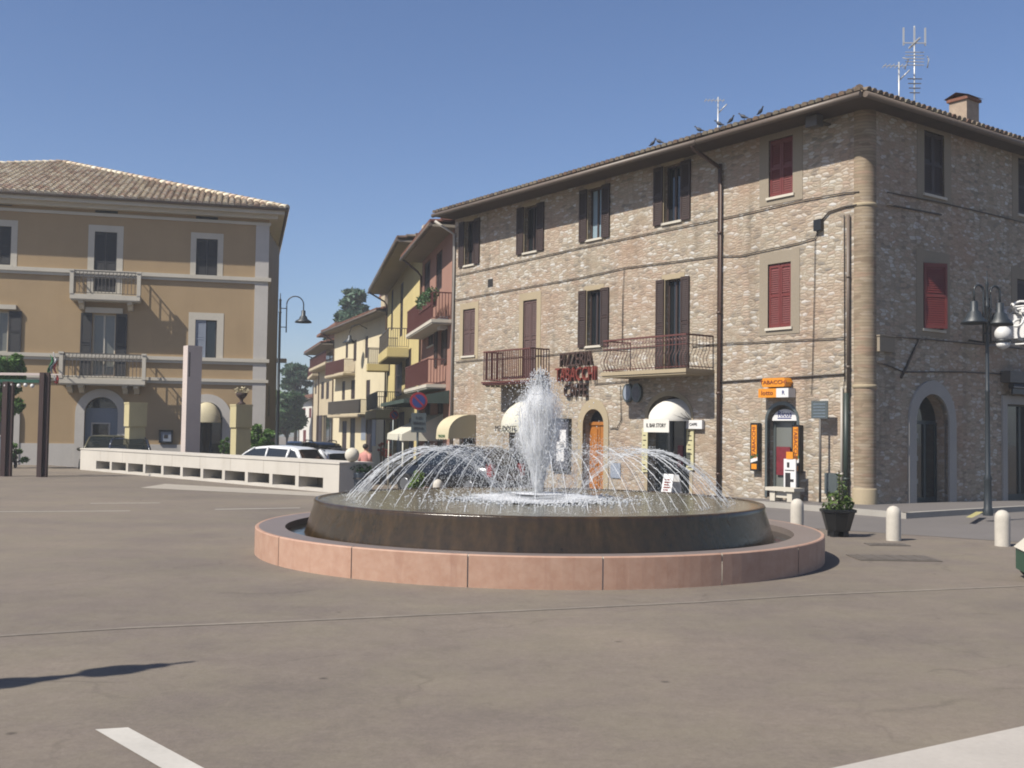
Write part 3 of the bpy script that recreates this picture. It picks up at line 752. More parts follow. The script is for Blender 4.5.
a, b, c, d = FS.rect(876, 891, 337, 352, side='R'); m = MB(); m.box(a, b, -.1, 0, c, d, RT).box(a-.02, b+.02, -.12, 0, d, d+.03, RT); m.build('meter_box', M['plaster_grey'], sb)
a, b, c, d = FS.rect(611, 621, 463, 478); box('wall_plate', M['bluegrey'], sb, a, b, -.03, .0, c, d)
a, b, c, d = FS.rect(488, 493, 279, 287); box('vent', M['dark'], sb, a, b, -.008, .0, c, d)
m = MB(); u, z = FS.L(829, 128)
m.box(u-.05, u+.05, -.5, 0, z+.05, z+.1).box(u-.2, u+.12, -.62, -.38, z-.06, z+.2); fl = m.build('floodlight', M['greyrail'], sb)
# balconies
def balcony(root, T, u0, u1, z, p, h, slabm, railm, th=.14, br=(), post=None, **kw):
    m = MB(); m.box(u0-.06, u1+.06, -p-.06, 0, z-th, z, T).box(u0-.03, u1+.03, -p-.03, 0, z-th-.05, z-th, T)
    o = m.build('balcony', slabm, root)
    if br:
        zt = z-th-.05
        prof = [(.0, zt), (-p*.9, zt), (-p*.9, zt-.1), (-p*.5, zt-.17), (-p*.3, zt-.3), (.0, zt-.34)]
        for u in br:
            m = MB(); m.face([T(u-.1, v, q) for v, q in prof]); m.face([T(u+.1, v, q) for v, q in prof][::-1])
            for k in range(6): (v0, q0), (v1, q1) = prof[k], prof[(k+1) % 6]; m.face([T(u-.1, v0, q0), T(u+.1, v0, q0), T(u+.1, v1, q1), T(u-.1, v1, q1)])
            m.build('bracket', slabm, o)
    railing(o, T, u0, u1, p, z, h, railm, **kw)
    if post:
        for u in (u0, u1):
            m = MB(); m.box(u-.075, u+.075, -p-.075, -p+.075, z, z+h-.02, T).box(u-.1, u+.1, -p-.1, -p+.1, z+h-.02, z+h+.05, T); m.build('corner_post', post, o)
    return o
P1 = .75
a, _, c, d = FS.rect(484, 549, 350, 381, v=-P1); b = FS.L(549, 365)[0]; ba = balcony(sb, IDT, a, b, c+.02, P1, d-c, M['rediron'], M['rediron'], th=.06, step=.10)
m = MB(); u = a+.1
while u < b: m.box(u-.03, u+.03, -P1, 0, c-.15, c-.06); u += .28
m.build('bracket', M['plaster_sand'], ba)
P2 = 1.0
a, _, c, d = FS.rect(604, 700, 337, 370, v=-P2); b = FS.L(713, 350)[0]; bb = balcony(sb, IDT, a, b, c, P2, d-c, M['plaster_sand'], M['rediron'], th=.10, step=.12, belly=.12, knots=True)
# ------------------------------------------------ things fixed to the stone building (each one liftable)
def on_wall(name, label, cat, frame, group=None): return thing(name, label, cat, (frame.o.x, frame.o.y, 0), frame.rz, group)
def awning(name, label, frame, u0, u1, zb, zt, p, mat, kind='barrel', val=.22, words=None, ink=None, size=.18, wz=None):
    o = on_wall(name, label, 'awning', frame); m = MB(); c = (u0+u1)/2; a = (u1-u0)/2; n = 14
    if kind == 'barrel':
        prof = [(-p*math.sin(PI/2*k/8)**.8, zb+(zt-zb)*math.cos(PI/2*k/8)) for k in range(9)]
        m.grid([[(u0, v-.02, z), (u1, v-.02, z)] for v, z in prof]); 
        for u in (u0, u1): m.face([(u, v-.02, z) for v, z in prof]+[(u, -.02, zb)])
    else:
        m.grid([[(c-a*math.cos(PI*t/n), -.03-p*math.sin(PI*t/n)**.6*math.cos(PI/2*f/7), zb+(zt-zb)*math.sin(PI*t/n)*math.sin(PI/2*f/7)) for t in range(n+1)] for f in range(8)])
    m.build('canopy', M[mat], o)
    m = MB()
    if kind == 'barrel':
        k = 10
        m.grid([[(u0+(u1-u0)*t/k, -p-.02, zb), (u0+(u1-u0)*t/k, -p-.035, zb-val-(.03 if t % 2 else 0))] for t in range(k+1)])
        for u in (u0, u1): m.face([(u, -p-.02, zb), (u, -.02, zb), (u, -.02, zb-val*.8), (u, -p-.02, zb-val)])
    else:
        m.grid([[(c-a*math.cos(PI*t/n), -.03-p*math.sin(PI*t/n)**.6, z) for t in range(n+1)] for z in (zb, zb-val)])
    va = m.build('valance', M[mat], o)
    m = MB()
    for k in range(3):
        q = .25+.25*k
        if kind == 'barrel': m.tube([(u0, -p*math.sin(PI/2*q), zb+(zt-zb)*math.cos(PI/2*q)-.03), (u1, -p*math.sin(PI/2*q), zb+(zt-zb)*math.cos(PI/2*q)-.03)], .015, 5)
        else: m.tube([(c-a*math.cos(PI*t/n), -.03-p*.98*math.sin(PI*t/n)**.6*math.cos(PI/2*q), zb-.02+(zt-zb)*.99*math.sin(PI*t/n)*math.sin(PI/2*q)) for t in range(n+1)], .012, 4)
    m.build('hoop', M['greyrail'], o)
    if words: text(words, size, M[ink or 'ink'], va, loc=(c, -p-.055, zb-val*.55))
    return o
def R2(xl, xr, yt, yb, v): return FS.rect(xl, xr, yt, yb, v=v)
a, b, c, d = R2(437, 464, 414, 433, -1.1); b = FS.L(476, 425)[0]
awning('awning', 'beige barrel awning with green print at the far end of the stone wall', FS, a, b, c, d, 1.1, 'awnbeige', val=.2, words='BAZAR', ink='grnmark', size=.13)
a, b, c, d = FS.rect(503, 545, 400, 425, v=-.5); b = FS.L(542, 425)[0]
awning('awning', 'rounded cream awning over the bar door left of the water jet', FS, a, b, c, d, .85, 'awn', 'dome', val=.24, words='ME DOITE', size=.26)
a, b, c, d = FS.rect(649, 696, 398, 419, v=-.5); b = FS.L(692, 415)[0]
aw = awning('awning', 'white rounded awning over the café entrance under the long balcony', FS, a, b, c, d, .8, 'awnwhite', 'dome', val=.05)
m = MB(); u0, u1 = FS.L(643.5, 423, v=-.86)[0], FS.L(669, 423, v=-.86)[0]; m.box(u0, u1, -.86, -.85, c-.36, c-.01); va = m.build('valance', M['awnwhite'], aw)
text('IL BAR STORY', .15, M['ink'], va, loc=((u0+u1)/2, -.866, c-.18), sx=.8)
m = MB(); a, b, c, d = FS.rect(692, 701, 422, 427); o = on_wall('wall_sign', 'small white sign above the cream panel right of the café door', 'sign', FS); m.box(a-.1, b+.15, -.12, -.03, c-.05, d+.05); m.build('sign_board', M['paper'], o); text('CAFFE', .1, M['ink'], o, loc=((a+b)/2, -.125, (c+d)/2))
for (x0, x1, y0, y1, lb) in ((643.5, 649, 428, 472, 'left of the café entrance, half behind spray'), (688, 695, 429, 470, 'right of the café entrance')):
    a, b, c, d = FS.rect(x0, x1, y0, y1)
    o = on_wall('menu_board', 'narrow cream board with dark lines '+lb, 'board', FS); m = MB(); m.box(a, b, -.06, -.015, c, d); m.build('board', M['creamboard'], o)
    m = MB(); n = 9
    for k in range(n): z = c+(d-c)*(k+.5)/n; m.box(a+.05, b-.05-(k % 3)*.03, -.066, -.058, z-.012, z+.012)
    m.build('print', M['ink'], o)
# big wall lettering
wl = on_wall('wall_lettering', 'three rows of rust red letters on the stone wall above the arched door', 'sign', FS)
for (x0, x1, y0, y1, s, mt) in ((562, 594, 353, 367, 'PIZZERIA', 'darkink'), (558, 598, 368, 382, 'TABACCHI', 'redink'), (566, 589, 384, 398, 'CAFFE', 'darkink')):
    a, b, c, d = FS.rect(x0, x1, y0, y1)
    t = text(s, 1.0, M[mt], wl, loc=((a+b)/2, -.06, (c+d)/2), ext=.05)
    w0 = max(v.co.x for v in t.data.vertices)-min(v.co.x for v in t.data.vertices); h0 = max(v.co.y for v in t.data.vertices)-min(v.co.y for v in t.data.vertices)
    t.scale = ((b-a)/w0, (d-c)/h0, 1)
# orange signs of the shop
a, b, c, d = FS.rect(763, 788, 378, 387, v=-.2); o = on_wall('shop_sign', 'orange two tier sign box with white end above the arched shop door', 'sign', FS)
m = MB(); k = (d-c)*.45; m.prism([(a+k*.6, c), (b-k*.6, c), (b, (c+d)/2), (b-k*.6, d), (a+k*.6, d), (a, (c+d)/2)], -.28, -.02, IDT); m.build('upper_box', M['orange'], o)
text('TABACCHI', .13, M['redink'], o, loc=((a+b)/2, -.285, (c+d)/2), sx=1.3)
a2, b2, c2, d2 = FS.rect(760.5, 790.5, 388.5, 397.5, v=-.2); mid = a2+(b2-a2)*.6
m = MB(); m.box(a2, mid, -.28, -.02, c2, d2); m.build('lower_box', M['orange'], o); m = MB(); m.box(mid+.002, b2, -.28, -.02, c2, d2); m.build('white_panel', M['paper'], o)
text('lotto', .16, M['redink'], o, loc=((a2+mid)/2, -.285, (c2+d2)/2), sx=1.2); text('R', .14, M['blueink'], o, loc=(mid+.22, -.285, (c2+d2)/2))
for (x0, x1, y0, y1, lb) in ((754, 762, 423, 471, 'left'), (795.5, 803.5, 425, 473, 'right')):
    a, b, c, d = FS.rect(x0, x1, y0, y1)
    o = on_wall('vertical_sign', 'tall black framed orange sign with striped foot to the %s of the shop door' % lb, 'sign', FS)
    m = MB(); m.box(a, b, -.14, -.02, c, d); m.build('frame', M['black'], o)
    m = MB(); m.box(a+.045, b-.045, -.15, -.138, c+(d-c)*.27, d-.05).box(a+.045, b-.045, -.15, -.138, c+.05, c+(d-c)*.15); m.build('panel', M['orange'], o)
    zz = c+(d-c)*.17
    m = MB(); m.prism([(a+.02, zz), (b-.02, zz+.06), (b-.02, zz+.15), (a+.02, zz+.09)], -.15, -.138, IDT); m.build('white_stripe', M['paper'], o)
    m = MB(); m.prism([(a+.02, zz+.1), (b-.02, zz+.16), (b-.02, zz+.23), (a+.02, zz+.17)], -.15, -.138, IDT); m.build('green_stripe', M['grnmark'], o)
    text('TABACCHI', .15, M['redink'], o, loc=((a+b)/2, -.152, c+(d-c)*.62), rot=(R(90), R(-90) if lb == 'left' else R(90), 0))
# poster case, notice boards
a, b, c, d = FS.rect(554, 571.5, 418.5, 471); o = on_wall('poster_case', 'dark framed poster case on the stone wall behind the water jet', 'poster case', FS)
m = MB(); ring_rect(m, IDT, a+.06, b-.06, c+.06, d-.06, .06, -.09, -.01, wb=.06); m.build('frame', M['black'], o)
m = MB(); m.box(a+.06, b-.06, -.05, -.02, c+.06, d-.06); m.build('poster', M['posterdark'], o)
m = MB(); m.box(a+.2, b-.3, -.056, -.048, c+.3, c+.9).box(a+.35, b-.2, -.056, -.048, d-.9, d-.35); m.build('picture', M['paper'], o)
for (x, lb) in ((629.5, 'left'), (638.5, 'right')):
    u, z = FS.L(x, 393); o = on_wall('round_sign', 'grey round sign on the stone wall by the long balcony, the %s of two' % lb, 'sign', FS)
    m = MB(); m.prism([(u+.2*math.cos(2*PI*k/20), z+.27*math.sin(2*PI*k/20)) for k in range(20)], -.1, -.02, IDT); m.build('disc', M['signgrey'], o)
    m = MB(); m.prism([(u+.15*math.cos(2*PI*k/20), z+.21*math.sin(2*PI*k/20)) for k in range(20)], -.106, -.1, IDT); m.build('face', M['bluegrey'] if lb == 'left' else M['posterdark'], o)
# white poster stand leaning by the shop door, pale stone step, A-board
a, b, c, d = FS.rect(784, 796, 459, 496, v=-.45); o = on_wall('poster_stand', 'white advertising stand with orange header in front of the shop door', 'sign', FS)
m = MB(); m.box(a, b, -.46, -.42, c, d); m.build('panel', M['paper'], o)
m = MB(); m.box(a+.08, b-.08, -.47, -.41, d, d+.17); m.build('header', M['orange'], o)
m = MB(); m.box(a+.05, a+.2, -.468, -.458, c+.1, c+.55).box(a+.04, b-.04, -.468, -.458, d-.28, d-.26).box(a+.1, a+.17, -.468, -.458, d-.2, d-.08).box(b-.16, b-.06, -.468, -.458, c+.34, c+.4); m.build('print', M['ink'], o)
box('foot', M['greyrail'], o, a+.06, a+.1, -.46, -.1, .12, c+.02); box('foot', M['greyrail'], o, b-.1, b-.06, -.46, -.1, .12, c+.02)
a, b, c, d = FS.rect(765, 794, 499, 511, v=-1.0); o = on_wall('stone_bench', 'low pale stone bench on the pavement below the shop door', 'bench', FS)
m = MB(); m.box(a, b, -1.0, -.62, .36, .44); m.build('seat', M['trim'], o)
box('support', M['trim'], o, a+.1, a+.25, -.95, -.66, .12, .36); box('support', M['trim'], o, b-.25, b-.1, -.95, -.66, .12, .36); box('apron', M['trim'], o, a+.25, b-.25, -.9, -.86, .2, .34)
a, b, c, d = FS.rect(663, 673, 474, 497, v=-1.1); o = on_wall('sandwich_board', 'white sandwich board with handwriting by the café entrance', 'sign', FS)
m = MB(); T2 = lambda u, v, z: (u, -1.2+v+(z-c)*.22, z); m.box(a, b, 0, .02, c, d, T2); m.box(a, b, .02, .03, d-.03, d, T2); m.build('front_board', M['paper'], o)
m = MB(); T3 = lambda u, v, z: (u, -.78+v-(z-c)*.2, z); m.box(a, b, 0, .02, c, d-.02, T3); m.build('rear_board', M['paper'], o)
m = MB(); 
for k in range(6): z = c+.1+k*(d-c-.2)/6; m.box(a+.07, b-.07-.05*(k % 2), -.006, 0, z, z+.035, T2)
m.build('handwriting', M['redink'], o)
# street name plate on its own pole
u, zt_ = FS.L(819.5, 401, v=-.35); o = on_wall('plate_sign', 'grey square sign plate with lines on a thin pole by the shop', 'sign', FS)
a, b, c, d = FS.rect(811.5, 828, 401, 418.5, v=-.35)
m = MB(); m.box(a, b, -.36, -.34, c, d); m.build('plate', M['signgrey'], o)
m = MB()
for k in range(5): z = c+(d-c)*(k+.6)/5.6; m.box(a+.06, b-.06, -.366, -.359, z-.015, z+.015)
m.build('print', M['bin'], o)
m = MB(); m.tube([((a+b)/2, -.33, .1), ((a+b)/2, -.33, d-.03)], .03, 8); m.build('pole', M['greyrail'], o)
# awning canopy on the right-hand face
a, b, c, d = FS.rect(1000, 1046, 372, 384, side='R'); o = on_wall('rolled_awning', 'dark folded awning with a metal box above the right hand shop door', 'awning', FS)
m = MB(); m.box(a, b, -.28, -.02, c, d-.02, RT); m.build('awning_box', M['greyrail'], o); m = MB(); m.tube([RT(a, -.3, c-.1), RT(b, -.3, c-.1)], .08, 8); m.box(a, b, -.34, -.3, c-.3, c-.12, RT); m.build('rolled_cloth', M['black'], o)
m = MB(); m.tube([RT(a, -.36, c-.12), RT(b, -.36, c-.12)], .02, 6); m.build('front_bar', M['alloy'], o)
# globe and white ornate bracket sign beyond the lamp
gy, gz = FS.Rt(1003, 334, v=-.9); o = on_wall('globe_lamp', 'white globe wall lamp with a dark band beside the ornate sign', 'wall lamp', FS)
m = MB(); m.ball(RT(gy, -.9, gz), .2, n=16, m=10); m.build('globe', M['ironwhite'], o); m = MB(); m.lathe([(.16, -.2), (.18, -.16), (.14, -.3), (.02, -.36)], RT(gy, -.9, gz-.02), 14); m.build('lower_cup', M['ironwhite'], o)
m = MB(); m.lathe([(.195, -.2), (.205, -.17), (.19, -.14)], RT(gy, -.9, gz), 14); m.build('band', M['iron'], o); m = MB(); m.tube([RT(gy, 0, gz-.1), RT(gy, -.5, gz-.2), RT(gy, -.8, gz-.16)], .025, 6); m.build('arm', M['iron'], o)
sy, sz = FS.Rt(1022, 326, v=-.9); o = on_wall('scroll_sign', 'ornate white scrollwork sign sticking out from the shaded stone wall', 'sign', FS)
m = MB()
for (dx, dz, r0, tn) in ((0, .1, .42, 2.2), (.3, -.25, .3, 2), (-.28, -.2, .26, -2), (.1, .45, .22, 1.8), (-.2, .38, .2, -1.6), (.35, .3, .22, 2)):
    m.tube([RT(sy+.3*math.sin(k/26*6), -.9+dx+(r0*(1-k/30))*math.cos(tn*2*PI*k/26), sz+dz+(r0*(1-k/30))*math.sin(tn*2*PI*k/26)) for k in range(27)], .035, 5)
m.build('scroll', M['ironwhite'], o)
for q in (.5, -.45): MB().tube([RT(sy, 0, sz+q), RT(sy, -1.35, sz+q)], .025, 6).build('bracket', M['ironwhite'], o)
m = MB(); m.box(sy-.02, sy+.02, -1.2, -.5, sz-.3, sz+.3, RT); m.build('board', M['paper'], o)
# pigeons along the eave and antennas
def pigeon(px, label, flip=1):
    u, _ = FS.L(px, 130, v=-OV); z = zr+.12
    rows = []; st = [(-.17, .05, .012, .05), (-.10, .055, .03, .03), (-.02, .10, .065, 0), (.06, .12, .07, 0), (.11, .15, .05, 0), (.135, .20, .032, 0), (.16, .235, .034, 0), (.185, .235, .022, 0), (.215, .225, .006, 0)]
    for x, zz, r, _f in st: rows.append([(flip*x, r*.8*math.cos(2*PI*j/8), zz+r*math.sin(2*PI*j/8)) for j in range(8)])
    m = MB(); m.grid(rows, True); m.tube([(0.02, .02, .06), (.02, .02, -.02)], .006, 4); m.tube([(0.02, -.02, .06), (.02, -.02, -.02)], .006, 4)
    p = SW(u, -OV+.1); o = m.build('pigeon', M['bird'], None, (p[0], p[1], z+.07)); o.rotation_euler = (0, 0, FS.rz+random.uniform(-.5, .5)); o.scale = (.72,)*3
    tag(o, label, 'pigeon', 'pigeons on the stone house eave')
pigeon(649.5, 'dark pigeon upright on the roof edge, farthest from the corner', 1); pigeon(657, 'dark pigeon just right of the farthest one on the roof edge', -1)
pigeon(697, 'lone dark pigeon on the tiles above the drainpipe head', -1); pigeon(717, 'dark pigeon on the roof edge below the small antenna', -1)
pigeon(727.5, 'small dark pigeon crouched just right of the small antenna', 1); pigeon(741, 'dark pigeon on the roof edge left of the red upper shutters', -1); pigeon(757, 'dark pigeon on the roof edge nearest the building corner', 1)
def antenna(px, py, ptop, depth, label, big):
    p = at(px, py, depth); q = at(px, ptop, depth)
    o = thing('roof_antenna', label, 'antenna', (p.x, p.y, 0)); zb, zt = ZE+.3, q.z
    m = MB(); m.tube([(0, 0, zb), (0, 0, zt)], .022, 5); m.build('mast', M['antenna'], o)
    h = zt-p.z
    if big:
        m = MB(); m.box(-.02, .02, -.4, .4, zt-.5, zt-.46)
        for k in range(3): m.box(-.3+k*.3-.02, -.3+k*.3+.02, -.02, .02, zt-.55, zt-.05)
        m.box(-.32, .32, -.03, -.01, zt-.5, zt-.47); m.build('upper_elements', M['antenna'], o)
        m = MB()
        for k in range(5): m.box(-.26, .26, -.03, .0, zt-.75-k*.09, zt-.735-k*.09)
        m.tube([(-.3, -.1, zt-1.25), (-.28, -.3, zt-1.05), (-.32, 0, zt-.9)], .02, 5); m.tube([(.32, -.1, zt-1.2), (.28, -.3, zt-1.05), (.36, 0, zt-.85)], .02, 5); m.build('middle_elements', M['antenna'], o)
        m = MB()
        for k in range(4): m.box(-.2+.02*k, .2-.02*k, -.03, 0, zt-1.5-k*.13, zt-1.48-k*.13)
        m.build('lower_elements', M['greyrail'], o)
    else:
        m = MB(); m.box(-.42, .2, -.01, .01, zt-.115, zt-.1)
        for k in range(6): m.box(-.40+k*.11, -.39+k*.11, -.16, .16, zt-.12, zt-.1)
        m.tube([(.0, .1, zt-.5), (.25, -.1, zt-.25)], .02, 5); m.build('elements', M['antenna'], o)
antenna(914.5, 90, 26, 29.5, 'tall white television antenna with stacked elements on the stone roof', True)
antenna(899, 86, 62, 28.5, 'short antenna with thin rods beside the tall antenna', False)
antenna(718, 122, 97, 33, 'small pale antenna above the pigeons on the stone roof', False)
# ================================================================== FOUNTAIN
az = lambda p: math.atan2(ray(*p).x, ray(*p).y)
a1, a2 = az((254.5, 545)), az((825, 560)); half = (a2-a1)/2; mid = (a1+a2)/2
fr_ = G(575, 590.5); dist = math.hypot(fr_.x, fr_.y)
RO = math.sin(half)/(1-math.sin(half))*dist; DC = dist+RO
FX, FY = DC*math.sin(mid), DC*math.cos(mid)
fo = thing('fountain', 'round plaza fountain with pink stone rim, dark wet drum and white water jets', 'fountain', (FX, FY, 0), 0)
HR, RI = .355, RO-.40
RD0, RD1, HD = RO*.835, RO*.795, .715
NB = 17
m = MB()
for k in range(NB):
    t0, t1 = 2*PI*k/NB+.0018+.06, 2*PI*(k+1)/NB-.0018+.06; n = 10; rows = []
    for i in range(n+1):
        t = t0+(t1-t0)*i/n; c, s = math.cos(t), math.sin(t)
        rows.append([(r*c, r*s, z) for r, z in ((RI+.02, HR-.062), (RO-.005, HR-.062), (RO-.005, -.05))][1:]+[])
    rows = [[(RO*math.cos(t0+(t1-t0)*i/n), RO*math.sin(t0+(t1-t0)*i/n), z) for z in (-.05, HR-.012)] + [((RO-.012)*math.cos(t0+(t1-t0)*i/n), (RO-.012)*math.sin(t0+(t1-t0)*i/n), HR)] + [((RO-.05)*math.cos(t0+(t1-t0)*i/n), (RO-.05)*math.sin(t0+(t1-t0)*i/n), HR)] for i in range(n+1)]
    m.grid(rows, False, False)
m.build('rim_blocks', M['rosa'], fo)
m = MB(); m.lathe([(RO-.012, -.05), (RO-.012, HR-.004), (RO-.045, HR-.004)], n=120); m.build('joint_mortar', M['trim'], fo)
m = MB(); m.lathe([(RO-.05, HR), (RI, HR-.015), (RI, .1), (RD0-.1, .1)], n=120, smooth=False); m.build('rim_top', M['rim_top'], fo)
m = MB(); m.lathe([(RI+.05, HR-.10), (RD0-.1, HR-.10)], n=120); m.build('channel_water', M['channel'], fo)
m = MB(); m.lathe([(RD0, .05), (RD0-.004, .25), (RD1+.03, HD-.06), (RD1+.035, HD-.02), (RD1+.02, HD), (RD1-.04, HD+.003), (RD1-.06, HD-.03), (RD1-.06, .3)], n=140); m.build('drum', M['drum'], fo)
m = MB(); rows = []
for r in [RD1*.985*k/30 for k in range(31)]: rows.append([(max(r, .001)*math.cos(2*PI*j/96), max(r, .001)*math.sin(2*PI*j/96), HD-.012) for j in range(96)])
m.grid(rows, True); m.build('pool_water', M['pool'], fo)
m = MB(); m.lathe([(.0, HD-.02), (.07, HD-.02), (.07, HD+.05), (.045, HD+.07), (.0, HD+.07)], n=14); m.build('nozzle', M['iron'], fo)
m = MB(); m.tube([(.5*math.cos(2*PI*k/40), .5*math.sin(2*PI*k/40), HD+.0) for k in range(41)], .02, 6); m.build('nozzle_ring', M['iron'], fo)
# water arcs
rnd = random.Random(5); NA = 80; sd = MB()
for k in range(NA):
    t = 2*PI*(k+.5)/NA+rnd.gauss(0, .008); r0, r1, hh = .5, RD1-.42+rnd.gauss(0, .06), .74+rnd.gauss(0, .035); c, s = math.cos(t), math.sin(t)
    def P(q): rr = r0+(r1-r0)*q; return Vector((rr*c, rr*s, HD+4*hh*q*(1-q)*.97))
    N = 64; pts = []; rad = []; w = 0
    for i in range(N+1):
        q = i/N; w = .7*w+.3*rnd.gauss(0, 1); p = P(q)+Vector((rnd.gauss(0, .0025), rnd.gauss(0, .0025), rnd.gauss(0, .003)))*(1+2*(q < .5))
        base = .0022+.0028*sstep(.35, .65, q); lump = .35+1.3*rnd.random()**2 if q < .55 else .55+.6*rnd.random()+.3*max(-1, min(1, w))
        pts.append(p); rad.append(max(.0008, base*lump*(.5 if rnd.random() < .15 else 1)))
    m = MB(); m.tube(pts, rad, 4); m.build('water_arc', M['spray'], fo)
    for i in range(42):
        q = rnd.uniform(.05, .99)**.85; p = P(q)+Vector((rnd.gauss(0, .018), rnd.gauss(0, .018), rnd.gauss(0, .022))); rr = rnd.uniform(.003, .0068)
        sd.octa(p, rr*1.5, rr, P(min(1, q+.02))-P(q-.02))
    for i in range(10):                                             # splash where it lands
        p = P(1)+Vector((rnd.gauss(0, .05), rnd.gauss(0, .05), abs(rnd.gauss(0, .03)))); sd.octa(p, .006, .005, (0, 0, 1))
sd.build('arc_drops', M['spray'], fo)['kind'] = 'stuff'
# central jet: a plume of fingers and drops
m = MB(); H = 1.86
def plume_r(q): return .06+.27*sstep(.02, .6, q)*(.85+.15*q)
for i in range(200):                                               # rising strands
    a = rnd.uniform(0, 2*PI); k = abs(rnd.gauss(0, .5)); top = (1-.26*min(1, k)**1.2)*rnd.uniform(.55, 1.04); q0 = rnd.uniform(0, .55)*top
    n = 7; pts = []; sw = rnd.gauss(0, .05)
    for j in range(n+1):
        q = q0+(top-q0)*j/n; rr = plume_r(q)*min(k, 1.15)*.8
        pts.append((rr*math.cos(a+sw*j)+.012*rnd.gauss(0, 1), rr*math.sin(a+sw*j)+.012*rnd.gauss(0, 1), HD+H*q))
    w = rnd.uniform(.006, .016); m.tube(pts, [w*.5]+[w*rnd.uniform(.7, 1.3) for _ in range(n-1)]+[w*.3], 5, False)
m.tube([(0, 0, HD), (.01, 0, HD+.4), (-.01, .01, HD+.8), (.0, .02, HD+1.25)], [.055, .075, .10, .05], 12); m.build('jet_strands', M['mist'], fo)['kind'] = 'stuff'
m = MB()
for i in range(11000):
    q = rnd.random()**.8; up = rnd.random() < .78
    if up: sg = plume_r(q)*.50; zz = HD+H*q*(1.0+rnd.gauss(0, .015))
    else: sg = (.23+.22*(1-q)); zz = HD+H*.93*q**1.25
    x, y = rnd.gauss(0, sg), rnd.gauss(0, sg); rad = math.hypot(x, y)
    if up and zz > HD+H*(1.03-.35*(rad/.36)**2): continue
    rr = rnd.uniform(.003, .0075)
    m.octa((x, y, zz), rr*rnd.uniform(1.2, 3), rr, (x*.2, y*.2, 1))
m.build('jet_drops', M['spray'], fo)['kind'] = 'stuff'
def puff(rs, z0, z1, name, mat, seed):                              # mist filling the plume
    rq = random.Random(seed); m = MB(); n = 26; rows = []
    ph = [rq.uniform(0, 6) for _ in range(6)]
    for i in range(n+1):
        q = i/n; rr = rs(q)
        rows.append([(rr*(1+.16*math.sin(3*a+ph[0]+7*q)+.12*math.sin(5*a+ph[1]-11*q)+.1*math.sin(19*q+ph[2]+a))*math.cos(a), rr*(1+.16*math.sin(3*a+ph[3]+7*q)+.12*math.sin(5*a+ph[4]-11*q)+.1*math.sin(17*q+ph[5]+a))*math.sin(a), HD+z0+(z1-z0)*(q+.03*math.sin(4*a+ph[1])*(q > .6))) for a in [2*PI*j/28 for j in range(28)]])
    m.grid(rows, True); m.face(rows[0][::-1]); m.face(rows[-1]); return m.build(name, mat, fo)
puff(lambda q: (.06+.25*sstep(.02, .6, q))*(1-.75*sstep(.82, 1, q)), .01, 1.66, 'jet_mist', volume_mat('jet_mist', 2.6, (1, 1, 1, 1), -.3), 3)
puff(lambda q: (.055+.12*sstep(.02, .6, q))*(1-.8*sstep(.8, 1, q)), .0, 1.78, 'jet_core', volume_mat('jet_core', 9, (1, 1, 1, 1), -.3), 4)
puff(lambda q: 1.0*(1-q*.55), .0, .09, 'splash_mist', volume_mat('splash_mist', 4.0, (1, 1, 1, 1), -.3), 5)
m = MB()
for i in range(10000):                                              # spray falling round the plume
    r = abs(rnd.gauss(.95, .42)); a = rnd.uniform(0, 2*PI); zz = HD+rnd.random()**1.3*(.95-.28*abs(r-.8))
    if zz < HD: continue
    rr = rnd.uniform(.0022, .005); m.octa((r*math.cos(a), r*math.sin(a), zz), rr*rnd.uniform(1, 2.5), rr, (rnd.gauss(0, .3), rnd.gauss(0, .3), 1))
m.build('spray_drops', M['spray'], fo)['kind'] = 'stuff'
m = MB()
for i in range(9000):                                              # foam on the pool
    r = abs(rnd.gauss(0, .62))+.05; a = rnd.uniform(0, 2*PI); rr = rnd.uniform(.008, .024)
    m.octa((r*math.cos(a), r*math.sin(a), HD-.012+rnd.uniform(0, .035)), rr*.5, rr, (0, 0, 1))
m.build('foam', M['spray'], fo)['kind'] = 'stuff'

# ================================================================== OCHRE HOUSE (left)
FL = Fr(-19.0, 44.5, R(14))
oh = thing('ochre_house', 'ochre plastered three storey house with white trim and pale hipped tile roof', 'building', (FL.o.x, FL.o.y, 0), FL.rz)
UR = FL.L(267, 330)[0]; U0 = UR-20; ZO = FL.L(200, 216)[1]; ZB = -1.2
lr = lambda *v: FL.rect(*v)
t3 = dict(l=lr(-12, 11, 226, 265), c=lr(94, 116.5, 232, 292), r=lr(196, 217.5, 239, 278))
t2 = dict(l=lr(-12, 8, 311, 352), c=lr(92, 115, 314, 376), r=lr(195, 216.5, 320, 358))
t1 = dict(l=lr(-24, 10, 402, 470), c=lr(84, 117.5, 397, 470), r=lr(190, 222, 402, 470))
at_ = [lr(-20, 12, 196, 205), lr(95, 118, 205.5, 213), lr(196, 218, 213.5, 221)]
for k, r in t1.items(): t1[k] = (r[0], r[1], -.3, r[3])
ris = {k: (r[1]-r[0])*.5 for k, r in t1.items()}
mb = MB(); wall(mb, IDT, U0, UR, ZB, ZO, [(*r, 0) for r in list(t3.values())+list(t2.values())+at_]+[(*r, ris[k]) for k, r in t1.items()], .3)
for q in ([(UR, 0), (UR, 20)], [(UR, 20), (U0, 20)], [(U0, 20), (U0, 0)]):
    (x0, y0), (x1, y1) = q; mb.face([(x0, y0, ZB), (x1, y1, ZB), (x1, y1, ZO), (x0, y0, ZO)])
mb.build('wall', M['ochre'], oh)
ed = lambda y0, y1, x=150: (FL.L(x, y1)[1], FL.L(x, y0)[1])
m = MB()
